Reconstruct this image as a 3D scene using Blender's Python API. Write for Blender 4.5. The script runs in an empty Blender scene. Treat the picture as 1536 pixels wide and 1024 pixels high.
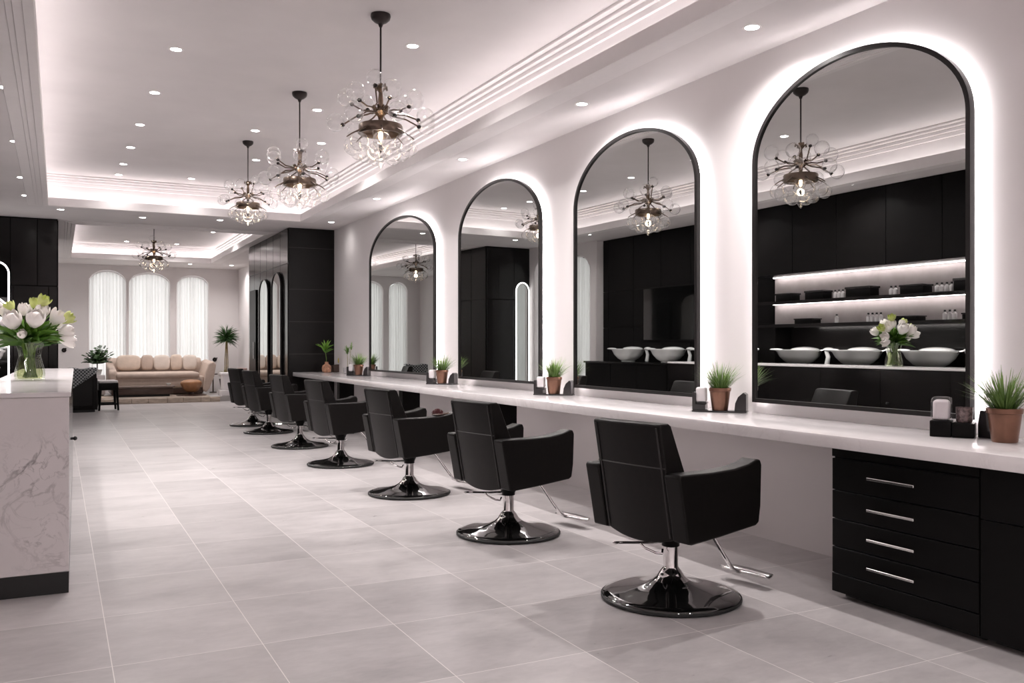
import bpy, bmesh, math, random
from mathutils import Vector, Matrix
random.seed(7)
PI = math.pi
H = 1.2                      # eye height; the room below is laid out in multiples of it
F, CX, CY, VX = 1330.0, 768.0, 517.0, 87.0
TH = math.atan((CX - VX) / F)
ST, CT = math.sin(TH), math.cos(TH)
sc = bpy.context.scene
COL = sc.collection

# ---------------------------------------------------------------- node helpers / materials
class NT:
    def __init__(s, name):
        s.m = bpy.data.materials.new(name); s.m.use_nodes = True
        s.t = s.m.node_tree; s.t.nodes.clear()
        s.out = s.n('ShaderNodeOutputMaterial')
    def n(s, typ, **kw):
        nd = s.t.nodes.new(typ)
        for k, v in kw.items():
            if k in nd.inputs: s.put(nd.inputs[k], v)
            else: setattr(nd, k, v)
        return nd
    def put(s, inp, v):
        if hasattr(v, 'is_output'): s.t.links.new(v, inp)
        else: inp.default_value = v
    def math(s, op, a, b=0.0, c=0.0):
        nd = s.n('ShaderNodeMath', operation=op)
        for i, v in enumerate((a, b, c)): s.put(nd.inputs[i], v)
        return nd.outputs[0]
    def mix(s, f, a, b):
        nd = s.n('ShaderNodeMix', data_type='RGBA')
        s.put(nd.inputs[0], f); s.put(nd.inputs[6], a); s.put(nd.inputs[7], b)
        return nd.outputs[2]
    def noise(s, vec, scale, detail=4.0, rough=0.55, dist=0.0):
        nd = s.n('ShaderNodeTexNoise', Scale=scale, Detail=detail, Roughness=rough, Distortion=dist)
        s.t.links.new(vec, nd.inputs['Vector']); return nd.outputs['Fac']
    def ramp(s, f, stops):
        nd = s.n('ShaderNodeValToRGB'); e = nd.color_ramp.elements
        while len(e) < len(stops): e.new(0.5)
        for i, (p, c) in enumerate(stops):
            e[i].position = p; e[i].color = c if len(c) == 4 else (*c, 1)
        s.put(nd.inputs[0], f); return nd.outputs[0]
    def coord(s, which='Object', scale=(1, 1, 1), rot=(0, 0, 0)):
        tc = s.n('ShaderNodeTexCoord'); mp = s.n('ShaderNodeMapping')
        mp.inputs['Scale'].default_value = scale; mp.inputs['Rotation'].default_value = rot
        s.t.links.new(tc.outputs[which], mp.inputs[0]); return mp.outputs[0]
    def bsdf(s, **kw):
        b = s.n('ShaderNodeBsdfPrincipled')
        for k, v in kw.items(): s.put(b.inputs[k.replace('_', ' ')], v)
        s.t.links.new(b.outputs[0], s.out.inputs[0]); return b

def c4(c): return (*c, 1.0) if len(c) == 3 else c
MATS = {}
def mat(name, col, rough=0.5, metal=0.0, var=0.06, scale=14.0, bump=0.0, coat=0.0, spec=0.5, bscale=None, stretch=(1, 1, 1)):
    if name in MATS: return MATS[name]
    t = NT(name); v = t.coord('Object', stretch)
    nz = t.noise(v, scale)
    lo = tuple(max(0, x * (1 - var)) for x in col); hi = tuple(min(1, x * (1 + var)) for x in col)
    base = t.ramp(nz, [(0.3, lo), (0.7, hi)])
    b = t.bsdf(Base_Color=base, Roughness=rough, Metallic=metal, Coat_Weight=coat, Specular_IOR_Level=spec)
    b.inputs['Coat Roughness'].default_value = 0.05
    if bump:
        bp = t.n('ShaderNodeBump', Strength=bump, Distance=0.01)
        t.t.links.new(t.noise(v, bscale or scale * 6), bp.inputs['Height'])
        t.t.links.new(bp.outputs[0], b.inputs['Normal'])
    MATS[name] = t.m; return t.m
def emit(name, col, strength):
    if name in MATS: return MATS[name]
    t = NT(name); e = t.n('ShaderNodeEmission', Color=c4(col), Strength=strength)
    t.t.links.new(e.outputs[0], t.out.inputs[0]); MATS[name] = t.m; return t.m
def marble(name, base, vein, amount=1.0, rough=0.15, scale=1.0, rot=0.6):
    t = NT(name); v = t.coord('Object', (scale, scale, scale), (0.5, rot, 0.4))
    def veins(sc_, dist, width):
        n1 = t.noise(v, sc_, 6.0, 0.6, dist)
        d = t.math('ABSOLUTE', t.math('SUBTRACT', n1, 0.5))
        return t.ramp(d, [(0.0, (1, 1, 1)), (width, (0, 0, 0))])
    va = veins(1.5, 1.6, 0.03); vb = veins(4.2, 1.2, 0.018)
    mask = t.ramp(t.noise(v, 1.2, 3), [(0.42, (0, 0, 0)), (0.62, (1, 1, 1))])
    m = t.math('MULTIPLY', t.math('MAXIMUM', va, t.math('MULTIPLY', vb, 0.6)), mask)
    cloud = t.ramp(t.noise(v, 2.3, 5), [(0.3, tuple(x * 0.93 for x in base)), (0.7, base)])
    col = t.mix(t.math('MULTIPLY', m, amount), cloud, c4(vein))
    t.bsdf(Base_Color=col, Roughness=rough, Specular_IOR_Level=0.5)
    MATS[name] = t.m; return t.m
def thin_glass(name, tint=(1, 1, 1), edge=0.6, floor_=0.03):
    t = NT(name)
    lw = t.n('ShaderNodeLayerWeight', Blend=0.35)
    f = t.math('ADD', t.math('MULTIPLY', t.math('POWER', lw.outputs['Facing'], 1.8), edge), floor_)
    tr = t.n('ShaderNodeBsdfTransparent', Color=c4(tint)); gl = t.n('ShaderNodeBsdfGlossy', Roughness=0.02, Color=(0.95, 0.95, 0.95, 1))
    mx = t.n('ShaderNodeMixShader'); t.put(mx.inputs[0], f)
    t.t.links.new(tr.outputs[0], mx.inputs[1]); t.t.links.new(gl.outputs[0], mx.inputs[2])
    t.t.links.new(mx.outputs[0], t.out.inputs[0]); MATS[name] = t.m; return t.m
def sheer(name, col, transl=0.65):
    t = NT(name); v = t.coord('Object', (1, 1, 0.03))
    base = t.ramp(t.noise(v, 30), [(0.3, tuple(x * 0.93 for x in col)), (0.7, col)])
    d = t.n('ShaderNodeBsdfDiffuse', Color=base); tl = t.n('ShaderNodeBsdfTranslucent', Color=base)
    mx = t.n('ShaderNodeMixShader'); t.put(mx.inputs[0], transl)
    t.t.links.new(d.outputs[0], mx.inputs[1]); t.t.links.new(tl.outputs[0], mx.inputs[2])
    t.t.links.new(mx.outputs[0], t.out.inputs[0]); MATS[name] = t.m; return t.m
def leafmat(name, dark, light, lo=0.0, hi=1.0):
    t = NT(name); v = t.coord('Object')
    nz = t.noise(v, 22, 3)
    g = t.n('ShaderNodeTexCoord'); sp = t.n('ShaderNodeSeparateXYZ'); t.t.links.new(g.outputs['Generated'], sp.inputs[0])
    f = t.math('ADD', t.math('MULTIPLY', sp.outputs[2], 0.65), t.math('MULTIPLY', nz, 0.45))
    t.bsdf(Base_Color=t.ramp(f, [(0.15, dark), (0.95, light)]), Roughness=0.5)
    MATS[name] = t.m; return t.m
def floor_mat():
    t = NT('porcelain_tile'); tc = t.n('ShaderNodeTexCoord'); sp = t.n('ShaderNodeSeparateXYZ')
    t.t.links.new(tc.outputs['Object'], sp.inputs[0])
    tx, ty = 0.46 * H, 0.56 * H
    ux = t.math('DIVIDE', t.math('SUBTRACT', sp.outputs[0], 0.15 * H), tx)
    uy = t.math('DIVIDE', t.math('SUBTRACT', sp.outputs[1], 3.02 * H), ty)
    def edge(u, size):
        fr = t.math('FRACT', u)
        return t.math('MULTIPLY', t.math('MINIMUM', fr, t.math('SUBTRACT', 1.0, fr)), size)
    d = t.math('MINIMUM', edge(ux, tx), edge(uy, ty))
    grout = t.math('LESS_THAN', d, 0.0017)
    cm = t.n('ShaderNodeCombineXYZ'); t.put(cm.inputs[0], t.math('FLOOR', ux)); t.put(cm.inputs[1], t.math('FLOOR', uy))
    wn = t.n('ShaderNodeTexWhiteNoise'); t.t.links.new(cm.outputs[0], wn.inputs['Vector'])
    off = t.n('ShaderNodeVectorMath', operation='SCALE'); t.t.links.new(wn.outputs['Color'], off.inputs[0]); off.inputs['Scale'].default_value = 30
    ad = t.n('ShaderNodeVectorMath', operation='ADD'); t.t.links.new(off.outputs[0], ad.inputs[0])
    mp = t.n('ShaderNodeMapping'); mp.inputs['Scale'].default_value = (0.8, 1.6, 1); t.t.links.new(tc.outputs['Object'], mp.inputs[0])
    t.t.links.new(mp.outputs[0], ad.inputs[1])
    cl = t.noise(ad.outputs[0], 2.2, 6, 0.6, 0.4); fine = t.noise(ad.outputs[0], 14, 5, 0.65, 0.6)
    f = t.math('ADD', t.math('ADD', t.math('MULTIPLY', cl, 0.50), t.math('MULTIPLY', fine, 0.30)), t.math('ADD', 0.03, t.math('MULTIPLY', wn.outputs['Value'], 0.16)))
    base = t.ramp(f, [(0.3, FLOOR_LO), (0.72, FLOOR_HI)])
    col = t.mix(grout, base, (0.80, 0.76, 0.74, 1))
    t.bsdf(Base_Color=col, Roughness=t.math('ADD', 0.24, t.math('MULTIPLY', fine, 0.12)), Specular_IOR_Level=0.45)
    return t.m
FLOOR_LO, FLOOR_HI = (0.33, 0.312, 0.314), (0.60, 0.568, 0.568)

M_WALL = mat('plaster_wall', (0.78, 0.745, 0.745), 0.6, var=0.02, scale=1.5, spec=0.25)
M_CEIL = mat('plaster_ceiling', (0.72, 0.685, 0.685), 0.7, var=0.045, scale=1.3, spec=0.2)
M_TRIM = mat('painted_moulding', (0.80, 0.765, 0.765), 0.55, var=0.015, spec=0.25)
M_BLACKWALL = mat('black_panel', (0.009, 0.0078, 0.0075), 0.30, var=0.2, scale=3, spec=0.16)
M_BLACKLAC = mat('black_lacquer', (0.005, 0.0045, 0.0045), 0.36, var=0.15, scale=6, spec=0.10)
M_BLACKGLOSS = mat('gloss_black_panel', (0.008, 0.007, 0.007), 0.14, var=0.2, scale=3, spec=0.32)
M_LEATHER = mat('black_leather', (0.0065, 0.0055, 0.0052), 0.36, var=0.2, scale=40, bump=0.10, bscale=420, spec=0.17)
M_PIPING = mat('black_piping', (0.02, 0.018, 0.018), 0.4, spec=0.4)
M_CHROME = mat('chrome', (0.82, 0.8, 0.8), 0.07, 1.0, var=0.02)
M_STEEL = mat('brushed_steel', (0.80, 0.78, 0.77), 0.22, 1.0, var=0.02)
M_BASE = mat('gloss_black_enamel', (0.004, 0.004, 0.004), 0.05, var=0.1, coat=1.0, spec=0.6)
M_RUBBER = mat('black_rubber', (0.012, 0.012, 0.012), 0.6)
M_FRAME = mat('black_metal_frame', (0.018, 0.016, 0.016), 0.3, 0.3, spec=0.4)
M_BRONZE = mat('dark_bronze', (0.16, 0.12, 0.095), 0.28, 0.9, var=0.2, scale=20)
M_BRASS = mat('antique_brass', (0.20, 0.145, 0.105), 0.25, 0.95, var=0.15)
M_DARKIRON = mat('dark_iron', (0.022, 0.016, 0.015), 0.35, 0.5)
M_GLASS = thin_glass('clear_glass', edge=0.95, floor_=0.06)
M_VASE = thin_glass('vase_glass', (0.93, 0.97, 0.88), edge=0.5, floor_=0.06)
M_WATER = thin_glass('vase_water', (0.80, 0.82, 0.64), edge=0.2, floor_=0.04)
M_MARBLE_C = marble('white_marble_counter', (0.80, 0.765, 0.77), (0.60, 0.56, 0.56), 0.5, 0.13, 1.6)
M_MARBLE_D = marble('veined_marble', (0.76, 0.715, 0.72), (0.26, 0.235, 0.24), 0.9, 0.16, 1.7, 0.9)
M_COPPER = mat('copper_pot', (0.20, 0.10, 0.066), 0.28, 0.6, var=0.12, scale=20)
M_GRASS = leafmat('grass_blade', (0.02, 0.055, 0.008), (0.20, 0.34, 0.06))
M_FERN = leafmat('fern_leaf', (0.008, 0.03, 0.006), (0.05, 0.13, 0.03))
M_LEAF = leafmat('bouquet_leaf', (0.02, 0.075, 0.008), (0.15, 0.32, 0.03))
M_BRIGHTLEAF = leafmat('bright_leaf', (0.05, 0.16, 0.012), (0.22, 0.42, 0.05))
M_STRAW = leafmat('straw_leaf', (0.20, 0.16, 0.06), (0.42, 0.40, 0.20))
M_STEM = mat('green_stem', (0.10, 0.17, 0.03), 0.5, var=0.2)
M_PETAL = mat('cream_petal', (0.92, 0.88, 0.85), 0.5, var=0.03, scale=8)
M_LIME = mat('lime_bud', (0.60, 0.66, 0.24), 0.5, var=0.2, scale=12)
M_CERAMIC = mat('white_ceramic', (0.80, 0.82, 0.81), 0.12, var=0.01, coat=0.4)
M_WHITE = mat('white_plastic', (0.78, 0.75, 0.76), 0.3, var=0.02)
M_CLEARBLK = mat('smoked_acrylic', (0.03, 0.027, 0.028), 0.18, var=0.1, spec=0.6)
M_BEIGE = mat('beige_upholstery', (0.50, 0.40, 0.34), 0.85, var=0.08, scale=9, bump=0.1)
M_CUSH = mat('cream_cushion', (0.62, 0.51, 0.43), 0.85, var=0.08, scale=9, bump=0.1)
M_CUSHW = mat('pale_cushion', (0.66, 0.58, 0.52), 0.85, var=0.06, scale=9, bump=0.1)
M_DKWOOD = mat('dark_wood', (0.055, 0.03, 0.022), 0.35, var=0.3, scale=6, stretch=(1, 8, 8))
M_TAN = mat('tan_leather', (0.32, 0.15, 0.065), 0.45, var=0.25, scale=7)
M_RUG = mat('jute_rug', (0.42, 0.34, 0.28), 0.95, var=0.25, scale=5, bump=0.3, stretch=(0.6, 4, 1))
M_STONE = mat('sand_stone_edge', (0.46, 0.38, 0.31), 0.8, var=0.3, scale=4, stretch=(1.5, 1, 6))
M_SOIL = mat('potting_soil', (0.03, 0.02, 0.015), 0.95, var=0.4, scale=60)
M_LED = emit('led_cove', (1.0, 0.935, 0.93), 9.0)
M_LEDM = emit('led_mirror', (1.0, 0.94, 0.94), 25.0)
M_LEDS = emit('led_shelf', (1.0, 0.90, 0.88), 16.0)
M_LENS = emit('downlight_lens', (1.0, 0.96, 0.93), 28.0)
M_BULB = emit('warm_bulb', (1.0, 0.72, 0.42), 12.0)
M_CURTAIN = sheer('sheer_curtain', (0.84, 0.84, 0.83))
def mirror_mat():
    t = NT('silvered_mirror')
    nz = t.noise(t.coord('Object'), 0.5, 1)
    g = t.n('ShaderNodeBsdfGlossy', Roughness=0.0, Color=t.ramp(nz, [(0.2, (0.655, 0.67, 0.66)), (0.8, (0.675, 0.69, 0.68))]))
    t.t.links.new(g.outputs[0], t.out.inputs[0]); return t.m
M_MIRROR = mirror_mat()
def woven():
    t = NT('woven_throw'); v = t.coord('Object')
    ck = t.n('ShaderNodeTexChecker', Scale=34.0); t.t.links.new(v, ck.inputs['Vector'])
    ck.inputs['Color1'].default_value = (0.52, 0.54, 0.55, 1); ck.inputs['Color2'].default_value = (0.05, 0.06, 0.065, 1)
    t.bsdf(Base_Color=ck.outputs[0], Roughness=0.9); return t.m
M_WOVEN = woven()

# ---------------------------------------------------------------- mesh builder
class MB:
    def __init__(s): s.bm = bmesh.new()
    def verts_faces(s, vs, fs):
        b = [s.bm.verts.new(v) for v in vs]
        for f in fs:
            try: s.bm.faces.new([b[i] for i in f])
            except ValueError: pass
        return b
    def box(s, x0, x1, y0, y1, z0, z1, bev=0.0, seg=2):
        vs = [(x, y, z) for x in (x0, x1) for y in (y0, y1) for z in (z0, z1)]
        fs = [(0, 1, 3, 2), (4, 6, 7, 5), (0, 4, 5, 1), (2, 3, 7, 6), (0, 2, 6, 4), (1, 5, 7, 3)]
        b = s.verts_faces(vs, fs)
        if bev:
            ed = list({e for v in b for e in v.link_edges})
            bmesh.ops.bevel(s.bm, geom=ed, offset=bev, segments=seg, affect='EDGES', profile=0.5)
        return s
    def prism(s, pts, axis, a, b):
        """closed polygon pts (2-D) extruded along axis 'x','y','z' from a to b"""
        def mk(p, q): return {'x': (q, p[0], p[1]), 'y': (p[0], q, p[1]), 'z': (p[0], p[1], q)}[axis]
        n = len(pts)
        vs = [mk(p, a) for p in pts] + [mk(p, b) for p in pts]
        fs = [tuple(range(n)), tuple(range(2 * n - 1, n - 1, -1))] + [(i, (i + 1) % n, n + (i + 1) % n, n + i) for i in range(n)]
        s.verts_faces(vs, fs); return s
    def lathe(s, prof, n=32, c=(0, 0, 0), sy=1.0):
        rows = []
        for r, z in prof:
            if r < 1e-6: rows.append([s.bm.verts.new((c[0], c[1], c[2] + z))])
            else: rows.append([s.bm.verts.new((c[0] + r * math.cos(2 * PI * i / n), c[1] + sy * r * math.sin(2 * PI * i / n), c[2] + z)) for i in range(n)])
        for a, b in zip(rows, rows[1:]):
            for i in range(n):
                j = (i + 1) % n
                if len(a) == 1 and len(b) == 1: continue
                if len(a) == 1: s.bm.faces.new((a[0], b[i], b[j]))
                elif len(b) == 1: s.bm.faces.new((a[i], a[j], b[0]))
                else: s.bm.faces.new((a[i], a[j], b[j], b[i]))
        return s
    def tube(s, pts, r, n=8, cap=True, r2=None):
        pts = [Vector(p) for p in pts]; rows = []
        up = Vector((0, 0, 1)); N = len(pts)
        prev = None
        for i, p in enumerate(pts):
            d = (pts[min(i + 1, N - 1)] - pts[max(i - 1, 0)]).normalized()
            if prev is None:
                ref = up if abs(d.z) < 0.9 else Vector((1, 0, 0))
                u = d.cross(ref).normalized()
            else:
                u = (prev - d * prev.dot(d)).normalized()
            prev = u; w = d.cross(u)
            rr = r if r2 is None else r + (r2 - r) * i / (N - 1)
            rows.append([s.bm.verts.new(p + (u * math.cos(2 * PI * k / n) + w * math.sin(2 * PI * k / n)) * rr) for k in range(n)])
        for a, b in zip(rows, rows[1:]):
            for k in range(n): s.bm.faces.new((a[k], a[(k + 1) % n], b[(k + 1) % n], b[k]))
        if cap and n > 2:
            s.bm.faces.new(rows[0][::-1]); s.bm.faces.new(rows[-1])
        return s
    def ellip(s, c, rx, ry, rz, n=16, m=10, p=1.0):
        def sg(v): return math.copysign(abs(v) ** p, v)
        rows = []
        for j in range(m + 1):
            th = -PI / 2 + PI * j / m
            if j in (0, m): rows.append([s.bm.verts.new((c[0], c[1], c[2] + rz * (-1 if j == 0 else 1)))])
            else: rows.append([s.bm.verts.new((c[0] + rx * sg(math.cos(th)) * sg(math.cos(2 * PI * i / n)), c[1] + ry * sg(math.cos(th)) * sg(math.sin(2 * PI * i / n)), c[2] + rz * sg(math.sin(th)))) for i in range(n)])
        for a, b in zip(rows, rows[1:]):
            for i in range(n):
                j = (i + 1) % n
                if len(a) == 1: s.bm.faces.new((a[0], b[j], b[i]))
                elif len(b) == 1: s.bm.faces.new((a[i], a[j], b[0]))
                else: s.bm.faces.new((a[i], a[j], b[j], b[i]))
        return s
    def strip(s, rows):
        """grid of points -> quads"""
        R = [[s.bm.verts.new(p) for p in r] for r in rows]
        for a, b in zip(R, R[1:]):
            for i in range(len(a) - 1): s.bm.faces.new((a[i], a[i + 1], b[i + 1], b[i]))
        return s
    def xform(s, M):
        bmesh.ops.transform(s.bm, matrix=M, verts=s.bm.verts); return s
    def build(s, name, m, parent=None, smooth=35, bevel=0.0, loc=None, rotz=0.0, recalc=True):
        if recalc: bmesh.ops.recalc_face_normals(s.bm, faces=s.bm.faces)
        me = bpy.data.meshes.new(name); s.bm.to_mesh(me); s.bm.free()
        if smooth:
            for p in me.polygons: p.use_smooth = True
            me.set_sharp_from_angle(angle=math.radians(smooth))
        me.materials.append(m)
        o = bpy.data.objects.new(name, me); COL.objects.link(o)
        if parent: o.parent = parent
        if loc: o.location = loc
        if rotz: o.rotation_euler.z = rotz
        if bevel:
            b = o.modifiers.new('bevel', 'BEVEL'); b.width = bevel; b.segments = 3; b.limit_method = 'ANGLE'; b.angle_limit = math.radians(38)
        return o
def thing(name, label, cat, loc=(0, 0, 0), rz=0.0, group=None):
    o = bpy.data.objects.new(name, None); COL.objects.link(o); o.empty_display_size = 0.1
    o.location = loc; o.rotation_euler.z = rz
    return tag(o, label, cat, group)
def tag(o, label, cat, group=None):
    o['label'] = label; o['category'] = cat
    if group: o['group'] = group
    return o
def struct(name, mb, m, parent=None, smooth=35, **kw):
    o = mb.build(name, m, parent, smooth, **kw)
    o['kind'] = 'structure'; return o
def dup(o, parent=None):
    c = o.copy(); COL.objects.link(c)
    if parent is not None: c.parent = parent
    for ch in o.children: dup(ch, c)
    return c
ORD = ['first', 'second', 'third', 'fourth', 'fifth', 'sixth', 'seventh', 'eighth', 'ninth', 'tenth', 'eleventh', 'twelfth']

# real-world positions from the surveyed sight lines of the room
def ratio(px): return (F - (CX - VX) / F * (px - CX)) / (px - VX)            # Y / X along a sight line
def on_x(px, X): return X * ratio(px)
def plan(px, py, dz):                                                       # point on a level dz (in H) above/below the eye
    k = dz * CT / (CY - py)
    return (k * (px - VX), k * (F - (CX - VX) / F * (px - CX)))

# ---------------------------------------------------------------- room shell
XR, YF, YB, XL = 3.25, 18.5, -2.0, -1.2
ZS, ZU = 2.515, 2.85
struct('floor', MB().box(-1.75 * H, 3.4 * H, -2.1 * H, 18.7 * H, -0.1, 0), floor_mat(), smooth=0)
# raised lounge floor, stone faced front edge
pf = MB().box(-1.6 * H, XR * H, 16.34 * H, 18.5 * H, 0, 0.088 * H)
struct('floor_lounge', pf, mat('pale_lounge_floor', (0.42, 0.40, 0.395), 0.3, var=0.08, scale=3), smooth=0)
ed = MB()
x = -1.6 * H
while x < 2.5 * H:
    w = random.uniform(0.16, 0.42); d = random.uniform(0, 0.015)
    ed.box(x, x + w - 0.006, 16.26 * H - d, 16.335 * H, 0, random.uniform(0.085, 0.094) * H, 0.006, 1); x += w
struct('trim_1', ed, M_STONE)

def arch_wall(name, axis, fixed, thick, a0, a1, z1, arches, m):
    """wall along axis ('x' or 'y') with arched openings [(lo, hi, sill, spring, top)]; thickness goes outward"""
    mb = MB()
    def P(a, d, z): return (a, fixed + d, z) if axis == 'x' else (fixed + d, a, z)
    def q(*p): mb.verts_faces(p, [tuple(range(len(p)))])
    cur = a0
    for lo, hi, sill, spring, top in sorted(arches):
        q(P(cur, 0, 0), P(lo, 0, 0), P(lo, 0, z1), P(cur, 0, z1))
        c, hw, n = (lo + hi) / 2, (hi - lo) / 2, 20
        arc = [(c - hw * math.cos(PI * i / n), spring + (top - spring) * math.sin(PI * i / n)) for i in range(n + 1)]
        for (xa, za), (xb, zb) in zip(arc, arc[1:]):
            q(P(xa, 0, za), P(xb, 0, zb), P(xb, 0, z1), P(xa, 0, z1))
            q(P(xa, 0, za), P(xb, 0, zb), P(xb, thick, zb), P(xa, thick, za))
        if sill > 0:
            q(P(lo, 0, 0), P(hi, 0, 0), P(hi, 0, sill), P(lo, 0, sill))
            q(P(lo, 0, sill), P(hi, 0, sill), P(hi, thick, sill), P(lo, thick, sill))
        q(P(lo, 0, sill), P(lo, 0, spring), P(lo, thick, spring), P(lo, thick, sill))
        q(P(hi, 0, sill), P(hi, 0, spring), P(hi, thick, spring), P(hi, thick, sill))
        cur = hi
    q(P(cur, 0, 0), P(a1, 0, 0), P(a1, 0, z1), P(cur, 0, z1))
    return struct(name, mb, m, smooth=0, recalc=False)
ARCH = [(0.514, 1.165), (1.205, 1.955), (2.075, 2.675)]
EXTRA = [(-1.30, -0.85), (-0.72, -0.12)]
FAR = [(a * H, b * H, 0.25, 2.18 * H, t * H) for (a, b), t in zip(ARCH, (2.42, 2.40, 2.37))] + [(a * H, b * H, 0.25, 2.18 * H, 2.40 * H) for a, b in EXTRA]
arch_wall('wall_far', 'x', YF * H, 0.25, -1.6 * H, XR * H, ZS * H, FAR, M_WALL)
LW = [(15.0 * H, 16.1 * H, 0.25, 2.1 * H, 2.36 * H), (16.6 * H, 17.8 * H, 0.25, 2.1 * H, 2.36 * H)]
arch_wall('wall_lounge', 'y', -1.6 * H, -0.25, 12.0 * H, YF * H, ZS * H, LW, M_WALL)
NW = [(10.95 * H, 11.85 * H, 0.25, 2.1 * H, 2.36 * H)]
arch_wall('wall_left', 'y', -0.78 * H, -0.25, 10.8 * H, 12.0 * H, ZS * H, NW, M_WALL)
struct('wall_right', MB().box(XR * H, XR * H + 0.12, YB * H, YF * H + 0.25, 0, ZS * H), M_WALL, smooth=0)
struct('wall_wash', MB().box((XL - 0.1) * H, XL * H, YB * H, 10.8 * H, 0, ZS * H), M_WALL, smooth=0)
struct('wall_wash_end', MB().box((XL - 0.1) * H, -0.80 * H, 10.8 * H, 10.84 * H, 0, ZS * H), M_WALL, smooth=0)
struct('wall_front', MB().box((XL - 0.1) * H, XR * H, YB * H - 0.1, YB * H, 0, ZS * H), M_WALL, smooth=0)

def arch_pts(c, hw, sill, spring, top, n=24):
    return [(c - hw, sill), (c - hw, spring)] + [(c - hw * math.cos(PI * i / n), spring + (top - spring) * math.sin(PI * i / n)) for i in range(1, n)] + [(c + hw, spring), (c + hw, sill)]
def offset(pts, d):
    n = len(pts); out = []
    for i in range(n):
        a, b, c = Vector(pts[i - 1]), Vector(pts[i]), Vector(pts[(i + 1) % n])
        e1, e2 = (b - a).normalized(), (c - b).normalized()
        n1, n2 = Vector((e1.y, -e1.x)), Vector((e2.y, -e2.x))
        m = (n1 + n2).normalized(); k = max(0.5, m.dot(n1))
        out.append(tuple(b + m * (d / k)))
    return out
def ring(mb, outer, inner, d0, d1, P, open_=False):
    """closed frame between two outlines from depth d0 to d1; P(u, depth, z)"""
    n = len(outer)
    vs = [P(u, d0, z) for u, z in outer] + [P(u, d0, z) for u, z in inner] + [P(u, d1, z) for u, z in outer] + [P(u, d1, z) for u, z in inner]
    fs = []
    for i in range(n - 1 if open_ else n):
        j = (i + 1) % n
        fs += [(i, j, n + j, n + i), (2 * n + i, 3 * n + i, 3 * n + j, 2 * n + j), (i, 2 * n + i, 2 * n + j, j), (n + i, n + j, 3 * n + j, 3 * n + i)]
    mb.verts_faces(vs, fs); return mb
CUR = ['sheer white curtain in the left arched window behind the sofa', 'sheer white curtain in the middle arched window behind the sofa', 'sheer white curtain in the right arched window behind the sofa',
       'sheer white curtain in the outermost arched window left of the sofa, seen in mirrors', 'sheer white curtain in the arched window just left of the sofa wall, seen in mirrors',
       'sheer white curtain in the near arched window of the lounge side wall', 'sheer white curtain in the far arched window of the lounge side wall', 'sheer white curtain in the arched window at the end of the wash area']
wi = 0
for axis, fixed, sgn, lst in (('x', YF * H, 1, FAR), ('y', -1.6 * H, -1, LW), ('y', -0.78 * H, -1, NW)):
    for lo, hi, sill, spring, top in lst:
        def P(u, d, z, axis=axis, fixed=fixed, sgn=sgn): return (u, fixed + sgn * d, z) if axis == 'x' else (fixed + sgn * d, u, z)
        c, hw = (lo + hi) / 2, (hi - lo) / 2
        outl = arch_pts(c, hw - 0.002, sill + 0.002, spring, top - 0.002)
        fr = ring(MB(), outl, offset(outl, 0.035), 0.16, 0.20, P)
        fr.box(*((c - 0.014, c + 0.014, fixed + sgn * 0.18 - .015, fixed + sgn * 0.18 + .015) if axis == 'x' else (fixed + sgn * 0.18 - .015, fixed + sgn * 0.18 + .015, c - 0.014, c + 0.014)), sill + .03, top - .03)
        w = struct('window_%d' % (wi + 1), fr, M_TRIM)
        g = MB(); pts = offset(outl, 0.03); g.verts_faces([P(u, 0.18, z) for u, z in pts], [tuple(range(len(pts)))])
        g.build('pane', M_GLASS, w, 0)
        o2 = offset(outl, -0.022)
        ring(MB(), o2, offset(o2, 0.012), -0.006, 0.01, P).build('trim', M_TRIM, w)
        rows = []
        n = 70
        zt = min(top - 0.25, spring + 0.02)
        for jz in range(13):
            f = jz / 12; row = []
            for i in range(n + 1):
                u = lo + 0.01 + (hi - lo - 0.02) * i / n
                e = max(0.0, 1 - ((u - c) / hw) ** 2)
                zt_u = spring + (top - spring) * math.sqrt(e) - 0.02
                z = sill - 0.0 + 0.03 + (zt_u - sill - 0.05) * f
                ph = 2 * PI * (u - lo) / 0.085 + 0.9 * math.sin(u * 9)
                row.append(P(u, 0.07 + 0.02 * math.sin(ph) * (1 - 0.3 * f) + 0.008 * math.sin(ph * 2.3 + f * 2), z))
            rows.append(row)
        tag(MB().strip(rows).build('curtain', M_CURTAIN, None, 80), CUR[wi], 'curtain', 'sheer curtains in the arched windows')
        wi += 1

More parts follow.
